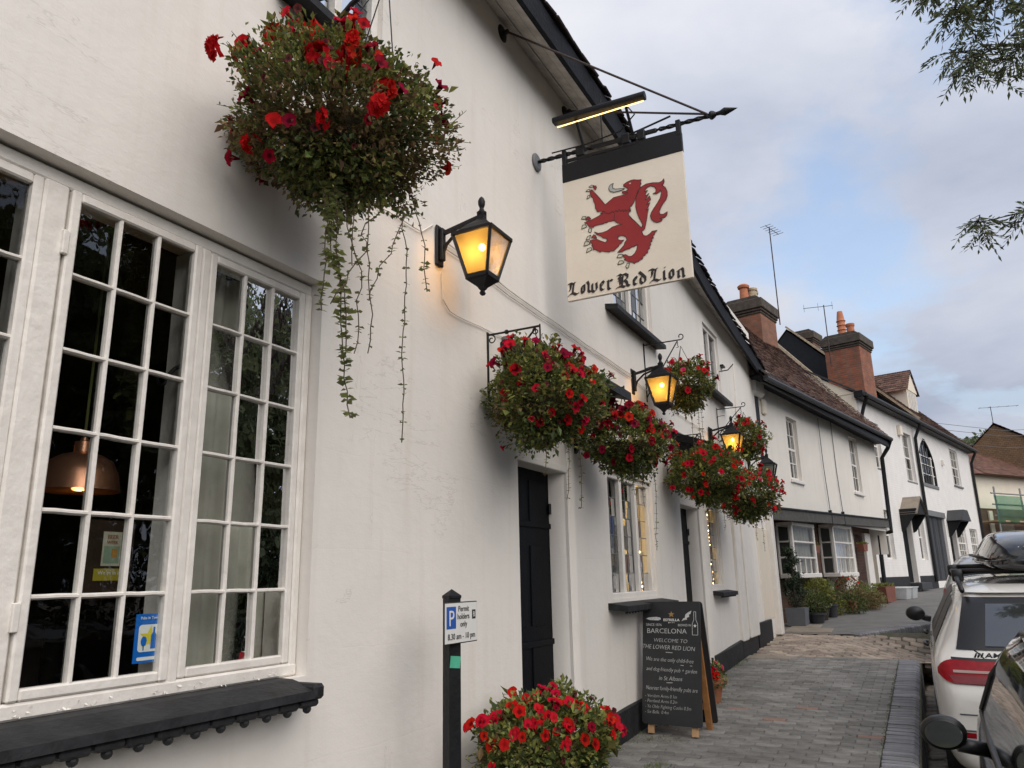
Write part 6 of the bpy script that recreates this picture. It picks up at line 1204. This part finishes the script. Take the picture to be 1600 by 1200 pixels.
sp_ = shrub('clipped dark spiral topiary in a square grey planter by the white post', .95, .38, .18, .5, 500, 'leaf_yew', 1, .05, 'square', .155, .32, name='topiary', cat='topiary'); b = MB(); q = random.Random(2)
for k in range(1900):
    t = q.random(); a = t * 17; rr_ = .19 * (1 - .65 * t); wv = q.gauss(0, .055); p = V(rr_ * .6 * math.cos(a) + q.gauss(0, .045), rr_ * .6 * math.sin(a) + q.gauss(0, .045), .58 + .8 * t + wv * .5); b.leaf(p, rdir(q), rdir(q), .045, .02, .2)
stuff(b.build('foliage', 'leaf_yew', sp_, fix=False)); MB().tube([(0, 0, .3), (0, 0, 1.35)], .02, 6).build('trunk', 'bark', sp_)
shrub('leafy green shrub in a woven pot under the first bay window', 2.15, .42, .32, .48, 1900, 'leaf', 3, .06, 'moss', .22, .28); shrub('small shrub in a dark pot between the bay windows', 2.75, .5, .2, .45, 500, 'leaf_dark', 4, .05, 'slate', .12, .26)
shrub('blue-grey flowering plant between the bay windows', 3.2, .36, .32, .36, 1300, 'leaf', 5, .05, None, fl='pink', nfl=5); shrub('bushy plant with pink flowers in a terracotta pot under the second bay', 4.0, .55, .3, .5, 800, 'leaf_dry', 6, .05, 'terracotta', .14, .24, 'bright', 8)
shrub('yellow-green spreading shrub under the second bay window', 5.1, .5, .5, .42, 2300, 'leaf_pale', 7, .055); shrub('low russet groundcover beside the yellow-green shrub', 4.55, .72, .40, .36, 1500, 'leaf_dry', 8, .05); shrub('tall green plant at the right end of the second bay', 5.85, .36, .3, .5, 1300, 'leaf_pale', 9, .055); shrub('low green plant in a dark trough near the spiral topiary', 1.55, .55, .26, .4, 700, 'leaf_dark', 10, .05, 'slate', .17, .18); shrub('fern-like clump at the foot of the second bay', 3.6, .7, .3, .38, 700, 'leaf_dark', 12, .06)
c = at(6.75, .62); tt = thing('trough', 'terracotta trough planter right of the yellow-green shrub', 'planter', c, -A10); MB().prism([(-.42, 0), (.42, 0), (.5, .36), (-.5, .36)], lambda u, v, w: (-.14 + w, u, v), .3).build('trough', 'terracotta_dark', tt); b = MB(); q = random.Random(8)
for k in range(260): b.leaf(V(q.uniform(-.15, .15), q.uniform(-.46, .46), .36), V(q.gauss(0, .6), q.gauss(0, .6), 1), rdir(q), .1, .03, .2)
stuff(b.build('foliage', 'leaf', tt, fix=False))
for k, (s, off, lab) in enumerate(((7.75, .75, 'nearer of two clear plastic crates on the far pavement'), (8.35, .78, 'further of two clear plastic crates on the far pavement'))):
    c = at(s, off); o = thing('plastic_crate', lab, 'crate', c, -A10, 'clear plastic crates'); b = MB(); b.quad((-.2, -.27, 0), (.2, -.27, 0), (.24, -.3, .26), (-.24, -.3, .26)).quad((-.2, .27, 0), (.2, .27, 0), (.24, .3, .26), (-.24, .3, .26)).quad((-.2, -.27, 0), (-.2, .27, 0), (-.24, .3, .26), (-.24, -.3, .26)).quad((.2, -.27, 0), (.2, .27, 0), (.24, .3, .26), (.24, -.3, .26)); b.build('walls', 'plastic_clear', o)
    MB().bbox(-.26, .26, -.32, .32, .255, .28, .008).build('lid', 'plastic_clear', o)
    if k == 0: MB().bbox(-.15, .15, -.2, .2, .01, .15, .02).build('contents', 'brick_brown', o)
for s, z, lab in ((3.05, 2.0 - .75, 'hanging terracotta wall planter between the bay windows'), (7.1, 2.05 - .85, 'small terracotta wall planter by the front door of the jettied house')):
    c = at(s, .12); o = thing('wall_planter', lab, 'planter', (c[0], c[1], c[2] + z), -A10); MB().prism([(-.16, 0), (.16, 0), (.22, .17), (-.22, .17)], lambda u, v, w: (-.02 + w, u, v), .16).build('trough', 'terracotta_dark', o); b = MB(); q = random.Random(4)
    for k in range(120): b.leaf(V(q.uniform(.0, .14), q.uniform(-.2, .2), .17), V(q.gauss(0, .6), q.gauss(0, .6), .8), rdir(q), .07, .03, .2)
    stuff(b.build('foliage', 'leaf', o, fix=False))
# ------------------------------------------------------------------ cars
def car_body(st, name, mt, root, sub=2):
    """loft: stations (y, half width, bottom, shoulder z, top z, roof half width)"""
    b = MB(); rows = []
    for y, w, zb, zs, zt, wr in st:
        zs = min(zs, zt - .03); h = zt - zs
        pr = [(0, zb), (w * .82, zb), (w * .97, zb + .10), (w, zb + (zs - zb) * .55), (w * .985, zs - .06), (w * .955, zs), (wr + (w * .93 - wr) * .5, zs + h * .5), (wr, zs + h * .86), (wr * .82, zt - h * .03), (wr * .4, zt), (0, zt)]
        rows.append([(x, y, z) for x, z in pr] + [(-x, y, z) for x, z in pr[-2:0:-1]])
    n = len(rows[0])
    for r in rows: b.v += r
    b.f = [(i * n + k, i * n + (k + 1) % n, (i + 1) * n + (k + 1) % n, (i + 1) * n + k) for i in range(len(rows) - 1) for k in range(n)] + [tuple(range(n)), tuple((len(rows) - 1) * n + k for k in range(n))]
    o = b.build(name, mt, root); md = o.modifiers.new('s', 'SUBSURF'); md.levels = sub; md.render_levels = sub; dg = bpy.context.evaluated_depsgraph_get(); dg.update(); m = bpy.data.meshes.new_from_object(o.evaluated_get(dg)); o.modifiers.clear(); o.data = m
    m.polygons.foreach_set('use_smooth', [True] * len(m.polygons)); m.materials.clear(); m.materials.append(MATS[mt])
    return o, BVHTree.FromPolygons([v.co.copy() for v in m.vertices], [tuple(p.vertices) for p in m.polygons])
def patch(tree, poly, axis, lift, thick=None, n=9, rd=0.):
    """decal laid on the body: quad poly in (u,z); axis 'y+' looks forward onto the rear, 'x+'/'x-' onto a flank"""
    b = MB(); (a, c, d, e) = [Vector(p) for p in poly]
    for i in range(n + 1):
        for j in range(n + 1):
            s, t = i / n, j / n
            if rd and s < rd: t = .5 + (t - .5) * math.sqrt(max(.05, 1 - ((rd - s) / rd) ** 2))
            p = (a * (1 - s) + c * s) * (1 - t) + (e * (1 - s) + d * s) * t
            if axis == 'y+': o, dr = V(p.x, -3, p.y), V(0, 1, 0)
            elif axis == 'x+': o, dr = V(-4, p.x, p.y), V(1, 0, 0)
            else: o, dr = V(4, p.x, p.y), V(-1, 0, 0)
            hit = tree.ray_cast(o, dr)
            if hit[0] is None: b.v.append(tuple(b.v[-1]) if b.v else (0, 0, 0)); continue
            nm = hit[1] if hit[1].dot(dr) < 0 else -hit[1]; b.v.append(tuple(hit[0] + nm * lift))
    b.f = [(i * (n + 1) + j, (i + 1) * (n + 1) + j, (i + 1) * (n + 1) + j + 1, i * (n + 1) + j + 1) for i in range(n) for j in range(n)]; return b
def wheel(root, x, y, z, r=.35, w=.24):
    o = MB(); q_ = MB().lathe([(r * .62, -w / 2), (r * .92, -w / 2), (r, -w / 2 + .04), (r, w / 2 - .04), (r * .92, w / 2), (r * .62, w / 2)], (0, 0, 0), 28); o.v = [(x + c, y + a, z + b_) for a, b_, c in q_.v]; o.f = q_.f; t = o.build('wheel', 'tyre', root, smooth=True)
    o = MB(); q_ = MB().lathe([(r * .64, -.05), (r * .6, .06), (r * .2, .03), (0, .04)], (0, 0, 0), 20); sg = -1 if x < 0 else 1; o.v = [(x + sg * c, y + a, z + b_) for a, b_, c in q_.v]; o.f = q_.f; o.build('rim', 'rim', t, smooth=True)
suv = thing('parked_car', 'white sport utility vehicle with a black roof box, parked facing away', 'car', (.875, 6.25, G(6.25) - .335), 0, 'cars parked along the kerb'); suv.rotation_euler = (R(2.2), 0, 0)
ST = [(0, .78, .36, .78, .80, .60), (.03, .86, .30, .85, .88, .62), (.10, .90, .28, .98, 1.0, .66), (.17, .925, .27, 1.02, 1.08, .70), (.32, .935, .26, 1.05, 1.24, .70), (.50, .94, .25, 1.06, 1.41, .69), (.62, .945, .24, 1.06, 1.475, .69), (.95, .945, .22, 1.06, 1.51, .70), (1.8, .945, .2, 1.05, 1.53, .70), (2.5, .945, .2, 1.03, 1.51, .68), (2.95, .94, .2, 1.01, 1.42, .66), (3.45, .935, .2, 1.0, 1.10, .66), (4.0, .92, .22, .98, 1.02, .62), (4.45, .85, .26, .85, .88, .55), (4.62, .70, .32, .70, .72, .5)]
body, tr_ = car_body(ST, 'body', 'car_white', suv)
def C(b, n, m, p=suv): return b.build(n, m, p, smooth=2)
rw = C(patch(tr_, [(-.76, 1.085), (.76, 1.085), (.66, 1.41), (-.66, 1.41)], 'y+', .007, n=34), 'rear_window', 'car_trim'); C(patch(tr_, [(-.585, 1.105), (.585, 1.105), (.53, 1.365), (-.53, 1.365)], 'y+', .012, n=24), 'glass', 'mirror_dark' if 'mirror_dark' in MATS else 'car_glass', rw)
C(patch(tr_, [(-.66, 1.42), (.66, 1.42), (.62, 1.47), (-.62, 1.47)], 'y+', .03, n=10), 'spoiler', 'car_white')
for sg in (-1, 1):
    C(patch(tr_, [(sg * .80, .885), (sg * .40, .878), (sg * .40, .925), (sg * .83, .93)], 'y+', .015, n=10), 'lower_lens', 'tail_dark'); t = C(patch(tr_, [(sg * .885, .885), (sg * .40, .875), (sg * .40, 1.015), (sg * .885, 1.025)], 'y+', .012, n=24, rd=.22), 'tail_light', 'tail_red')
    C(patch(tr_, [(sg * .80, .946), (sg * .42, .942), (sg * .42, .958), (sg * .80, .962)], 'y+', .017, n=10), 'light_bar', 'tail_clear', t); C(patch(tr_, [(sg * .80, 1.022), (sg * .40, 1.012), (sg * .40, 1.03), (sg * .80, 1.036)], 'y+', .013, n=10), 'light_trim', 'car_trim', t)
    C(patch(tr_, [(sg * .78, .555), (sg * .50, .55), (sg * .50, .58), (sg * .80, .59)], 'y+', .006), 'reflector', 'tail_red')
    ax = 'x+' if sg < 0 else 'x-'
    C(patch(tr_, [(.62, 1.09), (1.25, 1.08), (1.25, 1.40), (.82, 1.37)], ax, .005), 'quarter_window', 'car_trim'); C(patch(tr_, [(1.30, 1.08), (2.1, 1.07), (2.1, 1.44), (1.30, 1.42)], ax, .005), 'side_window', 'car_trim'); C(patch(tr_, [(2.15, 1.07), (3.2, 1.06), (2.75, 1.36), (2.15, 1.43)], ax, .005), 'side_window', 'car_trim')
    for y in (.85, 3.75): C(patch(tr_, [(y - .42, .22), (y + .42, .22), (y + .34, .70), (y - .34, .70)], ax, .004), 'wheel_arch', 'car_trim'); wheel(suv, sg * .80, y, .36)
    C(MB().tube([(sg * .66, .55, 1.46), (sg * .67, .9, 1.535), (sg * .67, 2.4, 1.56), (sg * .66, 2.8, 1.48)], .018, 8), 'roof_rail', 'car_trim')
    m_ = C(MB().sphere((0, 0, 0), .1, 14, 10), 'door_mirror', 'car_trim'); m_.data.transform(Matrix.Translation((sg * 1.03, 2.95, 1.10)) @ Matrix.Diagonal((.9, .6, .72, 1))); C(MB().tube([(sg * .9, 2.98, 1.04), (sg * 1.02, 2.96, 1.08)], .03, 8), 'mirror_arm', 'car_trim', m_)
    for y in (1.45, 2.35): C(MB().tube([(sg * .945, y, .97), (sg * .965, y + .03, .975), (sg * .965, y + .2, .975), (sg * .945, y + .23, .97)], .013, 8), 'door_handle', 'car_trim')
def on_car(x, z):
    hit = tr_.ray_cast(V(x, -3, z), V(0, 1, 0)); return hit[0].y - .008
seam = []
for sg in (-1, 1):
    pts = [(sg * .44, .875), (sg * .42, .80), (sg * .37, .70), (sg * .30, .62)]; C(MB().tube([(x, on_car(x, z) + .006, z) for x, z in pts], .005, 5), 'hatch_seam', 'car_trim'); C(MB().tube([(x, on_car(x, z) + .006, z) for x, z in [(sg * .60, 1.03), (sg * .62, 1.06), (sg * .66, 1.09)]], .004, 5), 'hatch_seam', 'car_trim')
C(MB().tube([(x * .1, on_car(x * .1, .70) + .005, .70) for x in range(-8, 9)], .005, 5), 'bumper_seam', 'planter_grey'); C(MB().tube([(x * .1, on_car(x * .1, .60) + .004, .60) for x in range(-8, 9)], .006, 5), 'bumper_seam', 'planter_grey'); C(patch(tr_, [(-.72, .30), (.72, .30), (.70, .46), (-.70, .46)], 'y+', .006), 'diffuser', 'car_trim')
ob = text('badge', 'AMG', .045, 'car_trim', suv, frame((-.60, on_car(-.6, 1.055) - .002, 1.044), (1, 0, 0), (0, .25, .968)), 'LEFT', .15, .0008, .002, 1.5)
for k in range(3): C(MB().prism([(0, 0), (.011, 0), (.026, .03), (.015, .03)], lambda u, v, w: (-.665 + k * .019 + u, on_car(-.65, 1.055) - .004 + w + v * .25, 1.044 + v), .003), 'badge_bar', 'car_trim')
MB().bbox(-.26, .26, -.012, 0, .68, .79, .004).build('number_plate', 'sticker_yellow', suv).location = (0, .06, 0)
for y in (1.0, 2.05): C(MB().tube([(-.66, y, 1.58), (.66, y, 1.58)], .022, 8).bbox(-.70, -.62, y - .05, y + .05, 1.505, 1.60, .01).bbox(.62, .70, y - .05, y + .05, 1.505, 1.60, .01), 'roof_bar', 'car_trim')
RB = thing('roof_box', 'glossy black roof box strapped on top of the white car', 'roof box', (.815, 6.25, G(6.25) - .375), 0); RB.rotation_euler = (R(2.2), 0, 0)
bst = [(.62, .24, 1.66, 1.72, 1.74, .14), (.68, .37, 1.63, 1.73, 1.82, .26), (.90, .43, 1.61, 1.73, 1.90, .32), (1.4, .45, 1.61, 1.73, 1.93, .33), (2.0, .45, 1.61, 1.72, 1.91, .32), (2.5, .40, 1.62, 1.71, 1.84, .28), (2.85, .26, 1.64, 1.69, 1.73, .16)]
bx_, bt = car_body(bst, 'shell', 'box_black', RB); C(MB().tube([(-.42, .75, 1.728), (-.448, 1.3, 1.73), (-.448, 2.0, 1.722), (-.405, 2.5, 1.712)], .012, 6), 'seam', 'car_trim', RB)
bp_ = patch(bt, [(.95, 1.84), (1.7, 1.84), (1.7, 1.94), (.95, 1.94)], 'x+', .004); text('lettering', 'Mercedes-Benz', .075, 'paper_white', RB, frame((-.02, .668, 1.755), (1, 0, 0), (0, .35, .937)), 'CENTER', 0, 0, .003, .75)
# further pale car whose tail shows past the white one
c3 = thing('parked_car', 'pale silver car whose red tail light shows past the white car', 'car', (1.06, 12.4, G(12.4) - .335), 0, 'cars parked along the kerb'); c3.rotation_euler = (R(2.2), 0, R(-2)); ST3 = [(y, w, a, b, c * 1.03, d) for y, w, a, b, c, d in ST]
b3, t3 = car_body(ST3, 'body', 'car_silver', c3)
for sg in (-1, 1):
    C(patch(t3, [(sg * .90, .92), (sg * .72, .92), (sg * .70, 1.06), (sg * .88, 1.12)], 'y+', .012, n=14), 'tail_light', 'tail_red', c3); ax = 'x+' if sg < 0 else 'x-'; C(patch(t3, [(.5, 1.09), (3.1, 1.07), (2.7, 1.38), (.8, 1.42)], ax, .006, n=12), 'side_window', 'car_glass_dark' if 'car_glass_dark' in MATS else 'car_trim', c3)
    for y in (.85, 3.75): wheel(c3, sg * .80, y, .36)
C(patch(t3, [(-.70, 1.085), (.70, 1.085), (.60, 1.42), (-.60, 1.42)], 'y+', .006, n=12), 'rear_window', 'car_trim', c3)
# dark car at the right edge
dk = thing('parked_car', 'glossy dark car at the right edge with its round door mirror showing', 'car', (.95, .55, G(.55) - .175), 0, 'cars parked along the kerb'); dk.rotation_euler = (R(2.), 0, 0)
ST4 = [(0, .70, .30, .70, .72, .5), (.06, .80, .25, .85, .9, .56), (.3, .85, .2, .93, 1.02, .58), (.8, .865, .18, .97, 1.22, .60), (1.2, .87, .18, .98, 1.36, .66), (1.8, .87, .18, .98, 1.43, .68), (2.4, .87, .18, .98, 1.44, .70), (3.0, .87, .18, .98, 1.42, .71), (3.35, .87, .18, .97, 1.34, .73), (3.6, .865, .18, .95, 1.18, .76), (3.85, .86, .18, .94, 1.02, .76), (4.1, .84, .2, .88, .94, .68), (4.35, .76, .24, .78, .82, .55), (4.45, .62, .3, .64, .68, .45)]
b4, t4 = car_body(ST4, 'body', 'car_dark', dk)
for sg in (-1, 1):
    ax = 'x+' if sg < 0 else 'x-'
    sw = C(patch(t4, [(1.15, 1.02), (3.42, 1.005), (3.05, 1.35), (1.35, 1.36)], ax, .004, n=14), 'side_window', 'car_glass_dark' if 'car_glass_dark' in MATS else 'mirror_glass', dk)
    pts = []
    for y, z in ((3.48, .995), (2.8, 1.0), (2.0, 1.005), (1.2, 1.01)):
        hit = t4.ray_cast(V(sg * 4, y, z), V(-sg, 0, 0)); pts.append(hit[0] + V(sg * .004, 0, 0))
    C(MB().tube(pts, .012, 6), 'window_seal', 'car_trim', dk); pts = []
    for y, z in ((3.48, 1.005), (3.3, 1.17), (3.08, 1.35), (2.2, 1.39), (1.3, 1.37)):
        hit = t4.ray_cast(V(sg * 4, y, z), V(-sg, 0, 0)); pts.append((hit[0] if hit[0] else pts[-1]) + V(sg * .004, 0, 0))
    C(MB().tube(pts, .014, 6), 'window_frame', 'car_trim', dk)
    C(MB().tube([(sg * .872, 1.75, .86), (sg * .895, 1.80, .865), (sg * .895, 1.98, .865), (sg * .872, 2.02, .86)], .012, 8), 'door_handle', 'chrome', dk)
    mr = C(MB().sphere((0, 0, 0), 1, 20, 14), 'door_mirror', 'car_trim', dk); mr.data.transform(Matrix.Translation((sg * .972, 2.86, 1.03)) @ Matrix.Diagonal((.076, .064, .059, 1)))
    for v_ in mr.data.vertices:
        if v_.co.y < 2.835: v_.co.y = 2.835

    g_ = MB(); q_ = MB().lathe([(.066, 0), (.066, .004), (0, .006)], (0, 0, 0), 28); g_.v = [(sg * .972 + a, 2.833 - c, 1.03 + b_ * .76) for a, b_, c in q_.v]; g_.f = q_.f; C(g_, 'mirror_rim', 'car_trim', mr)
    g_ = MB(); q_ = MB().add([(.060 * math.cos(k * .2244), .060 * math.sin(k * .2244), 0) for k in range(28)], [tuple(range(28))]); g_.v = [(sg * .972 + a, 2.8262 - c, 1.03 + b_ * .75) for a, b_, c in q_.v]; g_.f = q_.f; C(g_, 'mirror_glass', 'mirror_glass', mr); C(MB().tube([(sg * .84, 2.9, .97), (sg * .93, 2.87, .99)], .025, 8), 'mirror_arm', 'car_trim', mr)
    for y in (.75, 3.35): wheel(dk, sg * .74, y, .30, .2)
